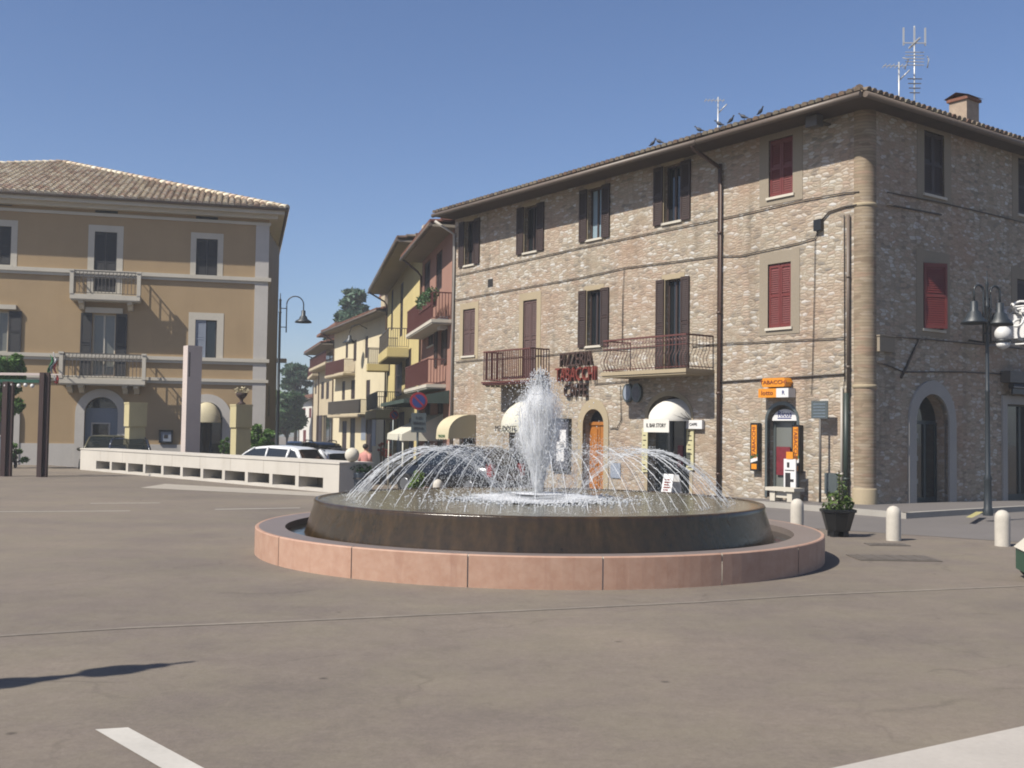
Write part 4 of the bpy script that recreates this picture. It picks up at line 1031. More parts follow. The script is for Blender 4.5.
for (x, y0, y1, p) in ((60, 268.7, 272.5, .12), (200, 357.5, 361, .12), (200, 378.5, 381.5, .10)):
    z0, z1 = ed(y0, y1, x)
    m.box(U0, UR+.002, -p, 0, z0, z1).box(U0, UR+.001, -p*.55, 0, z0-.12, z0)
    m.box(UR-.002, UR+p, -p, 20, z0, z1)
m.build('string_course', M['trim'], oh)
zc0, zc1 = FL.L(110, 217)[1], FL.L(110, 214)[1]
m = MB(); m.box(U0, UR+.06, -.07, 0, zc0, zc1); m.build('frieze_band', M['trim'], oh)
for u in (UR-.56, U0): box('pilaster', M['plinth'], oh, u, u+.565, -.06, .5, ZB, zc0)
zpl = FL.L(60, 443.5)[1]
us = sorted([(t1['l'][0]-.35, t1['l'][1]+.35), (t1['c'][0]-.35, t1['c'][1]+.35), (t1['r'][0]-.35, t1['r'][1]+.35)]); x = U0
for a, b in us+[(UR-.57, 0)]: box('plinth', M['plinth'], oh, x, a, -.05, .0, ZB, zpl); x = b
# cornice, eave and roof
OE = .72; OS = .75; zE = FL.L(140, 205)[1]
m = MB(); m.box(U0-.35, UR+.35, -.35, 20.3, ZO, ZO+.16).box(U0-OE+.1, UR+OE-.1, -OE+.1, 20+OE-.1, ZO+.16, ZO+.34); m.build('cornice', M['trim'], oh)
ZR = ZO+.36
m = MB(); m.tube([(U0-OE, -OE, ZR+.02), (UR+OE, -OE, ZR+.02)], .08, 8); m.tube([(UR+OE, -OE, ZR+.02), (UR+OE, 20+OE, ZR+.02)], .08, 8); m.build('gutter', M['gutter'], oh)
apx = ((U0+UR)/2, 10); zap = 14.75
hl_ = 10+OE; pt = (zap-ZR)/hl_
m = MB(); A = [(U0-OE, -OE, ZR), (UR+OE, -OE, ZR), (UR+OE, 20+OE, ZR), (U0-OE, 20+OE, ZR)]; ap = (apx[0], apx[1], zap)
for k in range(4): m.face([A[k], A[(k+1) % 4], ap])
sl = math.sqrt(1+pt*pt)
tiles(m, (U0-OE, -OE-.04, ZR+.02), (UR+OE, -OE-.04, ZR+.02), (0, 1, pt), lambda t: min(t, 20+2*OE-t)*sl, pitch=.26, row=.46, r=.108)
tiles(m, (UR+OE+.04, -OE, ZR+.02), (UR+OE+.04, 20+OE, ZR+.02), (-1, 0, pt), lambda t: min(t, 20+2*OE-t)*sl, pitch=.26, row=.46, r=.108)
for (bx, by) in ((UR+OE, -OE), (U0-OE, -OE), (UR+OE, 20+OE)):
    B = Vector((bx, by, ZR+.08)); E = Vector((ap[0], ap[1], zap+.1)); n = 40
    for k in range(n): m.tube([B.lerp(E, k/n), B.lerp(E, (k+1.1)/n)-Vector((0, 0, .02))], [.15, .13], 8)
m.build('roof', M['tile_pale'], oh)
CH = M['darkshut']
def vent(r):
    o = box('attic_vent', M['dark'], oh, r[0], r[1], .12, .16, r[2], r[3]); m = MB()
    for k in range(4): z = r[2]+(r[3]-r[2])*(k+.5)/4; m.box(r[0], r[1], .06, .1, z-.015, z+.015)
    m.build('grille', CH, o)
for r in at_: vent(r)
window(oh, IDT, t3['l'], 'closed', CH, surround='trim', sw=.24); window(oh, IDT, t3['c'], 'closed', CH, surround='trim', sw=.25, sill=False); window(oh, IDT, t3['r'], 'closed', CH, surround='trim', sw=.23)
w = window(oh, IDT, t2['l'], 'open', CH, shw=.5, pane='curtain'); a, b, c, d = t2['l']; m = MB(); m.box(a-.3, b+.3, -.16, .0, d+.08, d+.26); m.build('hood', M['trim'], w)
w = window(oh, IDT, t2['c'], 'open', CH, shw=.45, sill=False, pane='curtain'); a, b, c, d = t2['c']; m = MB(); m.box(a-.28, b+.28, -.16, .0, d+.03, d+.25); m.build('hood', M['trim'], w)
window(oh, IDT, t2['r'], 'half', M['bluegrey'], surround='trim', sw=.28, pane='glass', frame=CH)
# balconies
a, _, c, d = FL.rect(72, 139, 272, 295, v=-.6); b = FL.L(139, 285, v=-.6)[0]
balcony(oh, IDT, a, b, c, .65, d-c, M['trim'], M['greyrail'], th=.2, br=(a+.35, b-.35), post=M['trim'], step=.14, knots=True)
a, _, c, d = FL.rect(61, 144, 354, 379, v=-.7); b = FL.L(144, 365, v=-.7)[0]
balcony(oh, IDT, a, b, c, .7, d-c, M['trim'], M['greyrail'], th=.2, br=(a+.3, a+.75, b-.75, b-.3), post=M['trim'], step=.14, knots=True)
balc2 = (a, b, c, d)
# arches
for k, dm, pm in (('l', M['greydoor'], M['glass']), ('c', M['greydoor'], M['glass']), ('r', M['darkshut'], M['glass'])):
    a, b, c, d = t1[k]; m = MB(); arch_ring(m, IDT, a, b, c, d, ris[k], .36, -.08, .1, .34); ds = m.build('arch_surround', M['plinth'], oh)
    if k == 'r': door2(oh, IDT, (a, b, c, d), ris[k], .28, dm, pm, (.36, .64))
    else:
        sp = d-ris[k]; m = MB(); z1 = FL.L(100, 408)[1] if k == 'c' else sp
        m.box(a-.02, b+.02, .22, .28, c, z1); o = m.build('door', dm, oh)
        m = MB(); m.prism(arch_poly(a-.02, b+.02, z1, d+.02, min(ris[k], d-z1)), .26, .28, IDT); m.build('fanlight', pm, o)
        x0, x1, zz0, zz1 = FL.rect(92, 108, 424, 435) if k == 'c' else (a+.3, a+.9, 1.2, 1.8)
        m = MB(); ring_rect(m, IDT, x0, x1, zz0, zz1, .06, .19, .225, wb=.06); m.build('hatch_frame', M['plinth'], o)
        box('hatch', M['glass'], o, x0, x1, .2, .218, zz0, zz1)
a, b, c, d = t1['r']
x0, x1, z0, z1 = FL.rect(193, 222, 402, 421)
awning('awning', 'faded cream rounded awning in the right arch of the ochre house', FL, a+.06, b-.06, z0, z1, .5, 'awnbeige', 'dome', val=.06)
a, b, c, d = FL.rect(159, 173, 430, 443); o = on_wall('notice_case', 'small dark framed grey notice case on the ochre wall', 'notice board', FL)
m = MB(); ring_rect(m, IDT, a+.07, b-.07, c+.07, d-.07, .07, -.12, -.02, wb=.07); m.build('frame', M['black'], o)
m = MB(); m.box(a+.07, b-.07, -.08, -.03, c+.07, d-.07); nb = m.build('sheet', M['bluegrey'], o); m = MB(); m.box(a+.2, b-.2, -.086, -.08, c+.2, c+.35); m.build('print', M['ink'], o)
a, b, c, d = balc2
o = on_wall('flag', 'drooping green white and red flag on a short pole at the lower balcony', 'flag', FL)
p0, p1 = Vector((a-.1, -.75, c+.3)), Vector((a-.2, -1.35, c+1.0)); m = MB(); m.tube([p0, p1], .02, 6); m.build('pole', M['ironwhite'], o)
for k, (mt, w0) in enumerate((('flagg', 0), ('paper', .17), ('flagr', .34))):
    m = MB(); rows = []
    for i in range(9):
        rows.append([(p1.x+.08*math.sin(i*.8+w0*9)+(w0+.17*j/4-.25)*.55, p1.y+.05*math.sin(j*1.5+i)+(w0+.17*j/4)*.2, p1.z-.1-.9*i/8-(w0+.17*j/4)*.55) for j in range(5)])
    m.grid(rows); ob = m.build('stripe', M[mt], o)
    sm = ob.modifiers.new('thick', 'SOLIDIFY'); sm.thickness = .012
# grey house behind with its shaded flank
A = at(267, 300, 48.6); Bp = at(278.3, 300, 55.5); ang = math.atan2(Bp.y-A.y, Bp.x-A.x)-R(90); Lg = math.hypot(Bp.x-A.x, Bp.y-A.y); zg = at(278, 239, 55).z
gh = thing('grey_house', 'narrow grey rendered house flank in shade behind the ochre house', 'building', (A.x, A.y, 0), ang)
box('wall', M['greywall'], gh, -7, 0, 0, Lg, -1.5, zg); m = MB(); m.box(-7.1, .12, -.1, Lg+.1, zg, zg+.14); m.build('coping', M['greyrail'], gh)
m = MB(); m.box(-.0, .03, Lg*.3, Lg*.38, 2.2, 3.6); m.build('window', CH, gh)
m = MB(); m.box(.0, .5, Lg-.5, Lg, at(274, 361, 54).z, at(274, 357, 54).z); m.build('ledge', M['trim'], gh)

# ================================================================== STREET HOUSES
def house(name, label, far, near, ze, depth, wm, rm, ov=.9, pitch=14, holes=(), group=None, zb=-2.0):
    far, near = Vector(far), Vector(near); d = near-far; rz = math.atan2(d.y, d.x); L = d.length
    f = Fr(far.x, far.y, rz); o = thing(name, label, 'building', (far.x, far.y, 0), rz, group)
    hs = [f.rect(*h) for h in holes]; hs = [(max(.05, a), min(L-.05, b), c, dd) for a, b, c, dd in hs]
    m = MB(); wall(m, IDT, 0, L, zb, ze, hs, .22)
    for (x0, y0), (x1, y1) in (((0, 0), (0, depth)), ((0, depth), (L, depth)), ((L, depth), (L, 0))): m.face([(x0, y0, zb), (x1, y1, zb), (x1, y1, ze), (x0, y0, ze)])
    rise = math.tan(R(pitch))*(depth/2+ov)
    for u in (0, L): m.face([(u, 0, ze), (u, depth, ze), (u, depth/2, ze+rise)])
    m.build('wall', wm, o)
    m = MB(); e = .35
    m.box(-e, L+e, -ov, .3, ze-.02, ze+.08); m.build('eave', M['plaster_grey'], o)
    m = MB()
    for s, y0 in ((1, -ov), (-1, depth+ov)):
        m.face([(-e, y0, ze+.1), (L+e, y0, ze+.1), (L+e, depth/2, ze+.1+rise), (-e, depth/2, ze+.1+rise)])
        m.face([(-e, y0, ze+.0), (L+e, y0, ze+.0), (L+e, depth/2, ze+rise), (-e, depth/2, ze+rise)])
    tiles(m, (-e, -ov-.05, ze+.12), (L+e, -ov-.05, ze+.12), (0, 1, math.tan(R(pitch))), lambda t: 1.6, pitch=.26, r=.11)
    m.build('roof', M[rm], o)
    m = MB(); m.tube([(-e, -ov-.07, ze+.06), (L+e, -ov-.07, ze+.06)], .075, 8); m.build('gutter', M['gutter'], o)
    m = MB(); m.tube([(.2, -ov-.05, ze), (.2, -.25, ze-.5), (.2, -.08, ze-.7), (.2, -.08, zb)], .05, 8); m.build('downpipe', M['pipe'], o)
    return o, f, hs, L
# terracotta house
h1, f1, hs1, L1 = house('terracotta_house', 'terracotta plastered house with two red balconies next to the stone building', (-4.06, 47.8), (-2.25, 39.9), 9.15, 5.5, M['red'], 'tile_red', 0.85, 10,
    [(424, 430, 262, 298), (436, 442, 252, 290), (428, 433.5, 324, 346), (438, 444, 330, 365), (424, 430, 402, 450), (437, 443, 400, 455)])
for k, r in enumerate(hs1): window(h1, IDT, r, 'closed' if k != 3 else 'none', M['brownwood'], sill=k == 2, frame=M['brownwood'])
zf = f1.L(451, 301, v=-1.0)[1]; balcony(h1, IDT, .6, L1-.2, zf, .7, 1.0, M['trim'], M['rediron'], th=.12, step=.1)
zf2 = f1.L(430, 381, v=-1.0)[1]; balcony(h1, IDT, .3, L1-1.2, zf2, .7, .95, M['trim'], M['rediron'], th=.12, step=.1)
m = MB(); m.box(L1-1.6, L1-1.0, -.3, 0, f1.L(442, 332)[1], f1.L(442, 320)[1]); o = m.build('cooling_unit', M['paper'], h1)
uc_ = f1.L(428, 235, v=.2)[0]; m = MB(); m.box(uc_-.25, uc_+.25, -.05, .45, 9.2, f1.L(428, 226, v=.2)[1]); ch = m.build('chimney', M['trim'], h1)
pp = [Vector((L1-.8-.55*k, -.62, zf+.95)) for k in range(6)]
o = on_wall('balcony_plants', 'dark green trailing plants along the upper red balcony', 'plants', f1); m = MB()
for p in pp: leaves(m, p, .42, .28, .38, 120, .09)
m.build('foliage', M['leafdark'], o); m = MB()
for p in pp: m.box(p.x-.25, p.x+.25, p.y-.12, p.y+.12, p.z-.4, p.z-.15)
m.build('trough', M['rediron'], o)
o = on_wall('shop_canopy', 'dark green canopy under the lower red balcony of the terracotta house', 'awning', f1)
m = MB(); zz = zf2-.25; m.grid([[(-.3, -.02, zz), (L1-.3, -.02, zz)], [(-.3, -1.7, zz-.35), (L1-.3, -1.7, zz-.35)], [(-.3, -1.72, zz-.5), (L1-.3, -1.72, zz-.5)]], False, False)
m.face([(-.3, -.02, zz), (-.3, -1.7, zz-.35), (-.3, -1.72, zz-.5), (-.3, -.02, zz-.5)]); m.face([(L1-.3, -.02, zz), (L1-.3, -1.7, zz-.35), (L1-.3, -1.72, zz-.5), (L1-.3, -.02, zz-.5)]); m.build('canopy', M['awngreen'], o)
a, b, c, d = f1.rect(401, 424, 420, 436, v=-2.0)
m0 = at(412, 428, 44)
o = thing('parasol_canopy', 'white sloping shop canopy on thin posts below the terracotta house', 'awning', (m0.x, m0.y, 0), f1.rz)
m = MB(); zt, zb_ = at(412, 420, 44).z, at(412, 434, 44).z
m.grid([[(-2.6, .9, zt+.25), (2.4, .9, zt+.25)], [(-2.6, -.7, zb_), (2.4, -.7, zb_)], [(-2.6, -.72, zb_-.25), (2.4, -.72, zb_-.25)]], False, False); m.face([(2.4, .9, zt+.25), (2.4, -.7, zb_), (2.4, -.72, zb_-.25), (2.4, .9, zb_-.25)]); m.build('canopy', M['awn'], o)
for u in (-2.5, 2.3): MB().tube([(u, -.65, -1), (u, -.65, zb_)], .03, 6).build('post', M['awn'], o)
# yellow house
h2, f2, hs2, L2 = house('yellow_house', 'warm yellow house with stacked balconies along the street', (at(386, 400, 66).x, 66), (-4.06, 47.9), 9.95, 6, M['yellow'], 'tile_dark', 1.1, 10,
    [(386.4, 388, 298, 322), (391, 393, 290, 330), (400, 403, 283, 336), (387.5, 390, 358, 376), (394.5, 402, 355, 396), (405, 411, 350, 390), (389, 392, 422, 450), (396, 404, 412, 460), (408, 414, 418, 460)])
for k, r in enumerate(hs2): window(h2, IDT, r, 'closed', M['brownwood'], sill=False, frame=M['brownwood'])
zy = f2.L(404, 336, v=-.9)[1]
YA, YB, YC = f2.L(398, 338)[0], f2.L(409, 330)[0], f2.L(389, 350)[0]
balcony(h2, IDT, YA, YB, zy, 1.0, .95, M['yellow'], M['greyrail'], th=.45); balcony(h2, IDT, .5, YC, zy-.15, 1.2, .95, M['yellow'], M['greyrail'], th=.4)
zy2 = f2.L(392, 407, v=-1.0)[1]; balcony(h2, IDT, YC-2, YA+1.2, zy2, 1.15, .95, M['yellow'], M['greyrail'], th=.42)
# cream house, turned towards the square
A0, A1 = at(333, 400, 83), at(389, 400, 67.2)
h3, f3, hs3, L3 = house('cream_house', 'long cream house with tall dark shutters seen beyond the yellow house', (A0.x, A0.y), (A1.x, A1.y), 8.9, 7, M['cream'], 'tile_red', .9, 13,
    [(345.7, 348, 343, 358), (353.5, 356.5, 340, 361), (365, 368, 336, 358), (342, 345, 381, 400), (351, 355, 380, 399), (366, 370, 380, 398), (342, 346.5, 421, 452), (350, 355, 418, 450), (366, 372.5, 418, 452)])
for k, r in enumerate(hs3): window(h3, IDT, r, 'closed', M['brownwood'] if k != 7 else M['darkshut'], sill=False, frame=M['brownwood'])
for (x0, x1, y, p, rm) in ((336, 355, 372, .8, 'rediron'), (340, 374, 414, .9, 'greyrail')):
    u0, u1 = f3.L(x0, y)[0], f3.L(x1, y)[0]; z = f3.L((x0+x1)/2, y, v=-p)[1]; balcony(h3, IDT, max(.1, u0), u1, z, p, .95, M['dirty'], M[rm], th=.15, step=.08)
for q in ((372.5, 376, 414, 446), (361.5, 366, 414, 440)): a, b, c, d = f3.rect(*q); box('pale_shutter', M['bluegrey'], h3, a, b, -.03, -.002, c, d)
u, z = f3.L(374, 300); m = MB(); m.box(u-.5, u+.5, .6, 1.4, 9, 10.6); ch = m.build('chimney', M['dirty'], h3); m = MB(); m.box(u-.6, u+.6, .5, 1.5, 10.6, 10.75); m.build('chimney_cap', M['tile_red'], ch)
u1_, _ = f3.L(364, 300); m = MB(); m.box(u1_-2.6, u1_+1.6, 2.2, 6, 8.9, 11.0); at2 = m.build('roof_room', M['red'], h3); m = MB(); m.box(u1_-3, u1_+2, 1.8, 6.4, 11, 11.2); m.build('roof', M['tile_red'], at2)
m = MB(); m.box(u1_-.9, u1_-.1, 2.16, 2.19, 9.6, 10.5); m.build('window', M['glass'], at2)
# old house at the bend
B0, B1 = at(319, 400, 97), at(337, 400, 85)
h4, f4, hs4, L4 = house('old_house', 'narrow old cream house with dark roof loggia at the far bend', (B0.x, B0.y), (B1.x, B1.y), f4z if False else 8.2, 6, M['dirty'], 'tile_red', 1.3, 14,
    [(321, 324, 382, 399), (326, 329, 382, 399), (332, 335, 382, 399), (322, 334, 415, 450), (321, 336, 352, 364)])
for k, r in enumerate(hs4): window(h4, IDT, r, 'closed' if k < 3 else 'none', M['brownwood'], sill=False, frame=M['brownwood'])
zz = f4.L(328, 366)[1]; balcony(h4, IDT, .2, L4-.2, zz, .9, .9, M['dirty'], M['rediron'], th=.2)
m = MB(); m.box(.3, L4-.3, .5, 4, 8.4, 9.8); u = m.build('roof_room', M['red'], h4)
m = MB(); m.box(-.4, L4+.4, -.3, 4.6, 9.8, 10.0); m.build('upper_roof', M['tile_red'], h4)
C0, C1 = at(313.5, 400, 108), at(319, 400, 99)
h6, f6, hs6, L6 = house('brick_house', 'sliver of reddish brick house with brown balcony beyond the bend', (C0.x, C0.y), (C1.x, C1.y), 7.2, 6, M['dirty'], 'tile_red', .4, 14, [(315, 316.5, 384, 394)])
for r in hs6: window(h6, IDT, r, 'closed', M['brownwood'], sill=False)
zz = f6.L(315, 377)[1]; balcony(h6, IDT, .3, L6-.3, zz, .6, .9, M['dirty'], M['rediron'], th=.2)
D0, D1 = at(300, 400, 128), at(315, 400, 119)
h5, f5, hs5, L5 = house('white_cottage', 'small bright white house with red roof at the end of the street', (D0.x, D0.y), (D1.x, D1.y), at(306, 400, 122).z, 5, M['white'], 'tile_red', .5, 22, [(303, 305.5, 408, 418), (309, 311.5, 408, 418), (303, 306, 430, 442)])
for r in hs5: window(h5, IDT, r, 'closed', M['redwood'], sill=False)

# ================================================================== TREES
def tree(name, label, px, Y, ytop, ybase, wpx, mat, clumps, n, size, flat=.6, cat='tree', trunk=True, seed=1, conical=False):
    rs = random.Random(seed); st = random.getstate(); random.seed(seed)
    c = at(px, 400, Y); z0 = ground_z(c.x, Y); zt, zb = at(px, ytop, Y).z, max(at(px, ybase, Y).z, z0+.1); W = wpx*Y/1080/2
    o = thing(name, label, cat, (c.x, c.y, z0)); m = MB(); tk = MB()
    zt -= z0; zb -= z0
    tk.tube([(0, 0, -.3), (.05*W, 0, zb), (0, .03*W, (zb+zt)/2), (.04*W, 0, zt*.92)], [W*.075+.06, W*.06+.04, W*.04+.02, .02], 8)
    for k in range(clumps):
        q = rs.random(); 
        if conical: ww = W*(1.02-q*.9); a = rs.uniform(0, 2*PI); rr = ww*rs.uniform(.2, .85); p = (rr*math.cos(a), rr*math.sin(a), zb+(zt-zb)*q); rad = max(.25*W, ww*.5)
        else: a = rs.uniform(0, 2*PI); rr = W*.72*math.sqrt(rs.random()); hh = math.sqrt(max(0, 1-(rr/W)**2)); p = (rr*math.cos(a), rr*math.sin(a), (zb+zt)/2+(zt-zb)/2*hh*rs.uniform(-.8, .8)); rad = W*rs.uniform(.25, .42)
        tk.tube([(0, 0, max(.2, p[2]*.6)), (p[0]*.6, p[1]*.6, p[2]*.9), p], [W*.03+.015, W*.02+.01, .008], 5)
        leaves(m, p, rad, rad, rad*flat, n, size)
    m.build('crown', M[mat], o); tk.build('trunk', M['trunk'], o); random.setstate(st); return o
tree('cedar_tree', 'dark tiered cedar rising behind the cream house roof', 353, 106, 291, 350, 66, 'cedar', 46, 170, .42, .22, seed=3, conical=True)
tree('pine_tree', 'dark spreading pine at the end of the street', 296, 132, 361, 402, 34, 'cedar', 26, 150, .42, .5, seed=4)
tree('broadleaf_tree', 'broad green tree mass left of the white cottage', 287, 118, 391, 436, 44, 'leafdark', 30, 160, .38, .8, seed=5)
tree('broadleaf_tree', 'far green tree behind the grey house flank', 272, 138, 388, 436, 30, 'leaf', 20, 140, .4, .8, seed=6)
tree('broadleaf_tree', 'low dark tree at the end of the street behind the pine', 308, 150, 392, 436, 40, 'leafdark', 24, 140, .45, .8, seed=16)
tree('laurel_bush', 'bright green rounded bush beside the right gate pillar', 262, 44.5, 423, 458, 30, 'leaf', 16, 260, .075, .9, 'bush', seed=7)
tree('small_shrub', 'small green shrub at the foot of the right gate pillar', 226, 43.5, 436, 460, 14, 'leaf', 8, 180, .06, .9, 'bush', seed=8)
tree('lime_shrub', 'lime green shrub behind the fountain pool in front of the black car', 420, 26, 468, 500, 22, 'leaflime', 9, 220, .05, 1.2, 'bush', seed=9)
tree('topiary_tree', 'dark clipped tree beside the rust steel frame', 5, 40.6, 347, 424, 40, 'leaf', 52, 330, .085, 1.0, seed=10)
tree('low_shrub', 'low green shrub in front of the white plinth by the rust post', 17, 41, 443, 466, 26, 'leaf', 7, 160, .06, .6, 'bush', seed=12)
for k, (px, Y, lb) in enumerate(((382, 50, 'left'), (389, 49.4, 'right'))): tree('potted_plant', 'reddish flowering pot plant in front of the yellow house, the %s of two' % lb, px, Y, 440, 460, 9, 'leafred', 6, 90, .05, 1, 'plant', seed=20+k)
# ================================================================== BENCH WALL, PILLARS, FRAME
E1, E0 = G(339, 493.5), G(80, 469.6)
dv = E1-E0; LB = dv.length; FB = Fr(E1.x, E1.y, math.atan2(dv.y, dv.x))
bn = thing('marble_bench', 'long low white marble bench wall with rows of square niches', 'bench', (E1.x, E1.y, 0), FB.rz)
HB = FB.L(325, 463.5)[1]; hz0, hz1 = .08, HB*.5; PT = 1.36
m = MB()
hs = []; u = -.75
while u-PT > -LB+.2: hs.append((u-PT+.17, u, hz0, hz1)); u -= PT+.0
wall(m, IDT, -LB, 0, -.15, HB, [(*h, 0) for h in hs], .62)
for (x0, y0, x1, y1) in ((0, 0, 0, 1.05), (0, 1.05, -LB, 1.05), (-LB, 1.05, -LB, 0)): m.face([(x0, y0, -.8), (x1, y1, -.8), (x1, y1, HB), (x0, y0, HB)])
m.build('body', M['marble'], bn)
m = MB(); m.box(-LB-.02, .02, -.02, 1.07, HB+.003, HB+.05); m.build('top_slab', M['marble'], bn)
m = MB()
for h in hs: m.box(h[0]-.05, h[1]+.05, .60, .61, hz0-.05, hz1+.05)
m.build('niche_back', M['plaster_grey'], bn)
m = MB(); m.tube([(-.0-.001-.0, -.004, 0), (-.0, -.004, HB)], .004, 4)
for k in range(1, 9): m.box(-k*1.9-.004, -k*1.9+.004, -.003, 0, hz1, HB)
m.build('joint', M['plaster_grey'], bn)
def pillar(name, label, px, Y, wl, yt, ym, lantern):
    c = at(px, 400, Y); z0 = ground_z(c.x, Y); k = Y/1080; w = wl*k; zt, zm = at(px, yt, Y).z-z0, at(px, ym, Y).z-z0
    o = thing(name, label, 'pillar', (c.x, c.y, z0), R(35)); h = w*.40
    m = MB(); m.box(-h*.9, h*.9, -h*.9, h*.9, -.3, zm-.04); m.build('shaft', M['gate'], o)
    m = MB(); m.box(-h*.84, h*.84, -h*.84, h*.84, zm-.04, zm+.02).box(-h, h, -h, h, zm+.02, zt); m.box(-h*1.05, h*1.05, -h*1.05, h*1.05, zt, zt+.06); m.build('head_block', M['gate'], o)
    return o, zt+.06, c, z0
o, zt, c, z0 = pillar('gate_pillar', 'pale yellow gate pillar with square head block left of the white stele', 136, 41.8, 22, 404, 427, False)
o2, zt2, c2, z02 = pillar('gate_pillar', 'pale yellow gate pillar topped by a dark urn right of the white stele', 241.5, 43.0, 21, 406, 428, True)
urn = thing('stone_urn', 'small dark urn with pale flowers on top of the right gate pillar', 'urn', (c2.x, c2.y, z02+zt2))
m = MB(); m.lathe([(.0, 0), (.16, 0), (.16, .05), (.06, .12), (.07, .2), (.2, .34), (.24, .46), (.2, .46), (.0, .42)], n=16); m.build('bowl', M['rust'], urn)
st = random.getstate(); m = MB(); leaves(m, (0, 0, .56), .3, .3, .16, 160, .06); m.build('flowers', M['awnbeige'], urn); random.setstate(st)
c = at(191.5, 400, 39.8); z0 = ground_z(c.x, 39.8); zt = at(191.5, 346, 39.8).z-z0
o = thing('stone_stele', 'tall plain pinkish white stele standing behind the marble bench', 'monument', (c.x, c.y, z0), R(36))
m = MB(); m.box(-.27, .27, -.24, .24, -.3, zt); m.build('slab', M['pinkstone'], o); m = MB(); m.box(-.22, -.17, -.248, -.238, zt-1.15, zt-.25); m.build('groove', M['greyrail'], o)
m = MB(); m.box(-.5, .5, -.42, .42, -.3, .25); m.build('base', M['pinkstone'], o)
Pc = G(42, 477); k = Pc.y/1080
o = thing('rust_frame', 'rust red steel frame of square posts joined by thin rails', 'sculpture', (Pc.x, Pc.y, 0), R(-4))
zt = at(42, 372.5, Pc.y).z; zt2 = at(5, 402, Pc.y).z
m = MB(); m.box(-5*k, 5*k, -.06, .06, -.1, zt); m.box(-1*k, 1*k, -.14, -.06, -.1, zt-.02); m.build('post', M['rust'], o)
m = MB(); m.box(-43*k, -32*k, -.06, .06, -.1, zt-.3); m.box(-38.5*k, -36.5*k, -.14, -.06, -.1, zt-.32); m.build('post', M['rust'], o)
za, zb_ = at(20, 374, Pc.y).z, at(20, 381, Pc.y).z
m = MB(); m.box(-52*k, -5.5*k, -.03, .03, za-.04, za+.04); m.box(5.5*k, 17*k, -.02, .02, za-.02, za+.02); m.build('rail', M['pinkstone'], o)
m = MB(); m.box(-52*k, -5.5*k, -.05, .05, zb_-.05, zb_+.05); m.build('rail', M['green'], o)
for q in range(6): u = -48*k+q*7*k; MB().ball((u, 0, zb_-.12-.03*(q % 2)), .07, n=8, m=6).build('bulb', M['ironwhite'], o)
# ================================================================== LAMPS AND SIGNS
def lamp(label, px, py_top, Y, heads, rz=0.0, base=None, H=None, shade=.31, arm=.62, group='street lamps of the square', off=.24, pk=1.0):
    if base is None:
        p = at(px, py_top, Y); z0 = ground_z(p.x, p.y); H = p.z-z0; base = (p.x, p.y, z0)
    o = thing('street_lamp', label, 'street lamp', base, rz, group)
    m = MB(); m.lathe([(r*pk, z) for r, z in [(.14, 0), (.14, .12), (.11, .16), (.10, .7), (.12, .74), (.075, .82), (.06, H*.5), (.075, H*.5+.03), (.055, H*.5+.06), (.045, H-.75), (.065, H-.72), (.045, H-.69), (.04, H-.3), (.055, H-.27), (.02, H-.2), (.012, H)]], n=12); m.build('pole', M['lampiron'], o)
    for s in heads:
        m = MB(); zc = H-.42; r = arm/2; x0 = off*s
        pts = [(x0, 0, zc-1.05), (x0, 0, zc-.4), (x0, 0, zc-.05)]+[(x0+s*(r-r*math.cos(PI*j/12)), 0, zc+r*math.sin(PI*j/12)) for j in range(13)]+[(x0+s*arm, 0, zc-.25)]
        m.tube(pts, .024, 6)
        for z in (zc-.15, zc-.85): m.tube([(0, 0, z), (x0, 0, z)], .018, 5)
        a = m.build('arm', M['lampiron'], o)
        m = MB(); m.lathe([(.03, .0), (.075, -.02), (.08, -.2), (.13, -.24), (.16, -.33), (shade*.97, -.42), (shade, -.47), (shade*.93, -.46), (.12, -.36), (.0, -.34)], (x0+s*arm, 0, zc-.2), 20); m.build('lamp_shade', M['lampiron'], o)
    return o
lamp('grey crook armed street lamp with one bell shade by the grey house flank', 280.5, 293, 40, (1,), R(5))
gl = G(988, 515.5, .12); pt_ = at(988, 271, gl.y)
lamp('dark two armed street lamp in front of the shaded stone face', 0, 0, 0, (-1, 1), R(20), base=(gl.x, gl.y, .12), H=pt_.z-.12, shade=.26, arm=.24, off=.09, pk=.72)
SUNDIR = Vector((math.sin(R(54.5)), math.cos(R(54.5)), 0)); EL = R(48)
tip = G(190, 662); Hs = 5.2; bs = tip-SUNDIR*(Hs/math.tan(EL))
lamp('two armed street lamp by the near corner of the square', 0, 0, 0, (-1, 1), R(36), base=(bs.x, bs.y, 0), H=Hs, shade=.15, arm=.22, off=.14)
wlp = f3.L(364, 340)
u, z = wlp; o = on_wall('wall_lamp', 'small dark bell shaped lamp on a curled bracket on the cream house', 'wall lamp', f3)
m = MB(); m.tube([(u+.9, 0, z+.7), (u+.6, -.5, z+1.0), (u+.2, -.9, z+.9), (u, -1.0, z+.5), (u, -1.0, z+.2)], .03, 6); m.build('bracket', M['lampiron'], o)
m = MB(); m.lathe([(.05, .3), (.12, .25), (.14, .05), (.5, -.25), (.48, -.27), (.0, -.15)], (u, -1.0, z), 16); m.build('lamp_shade', M['lampiron'], o)
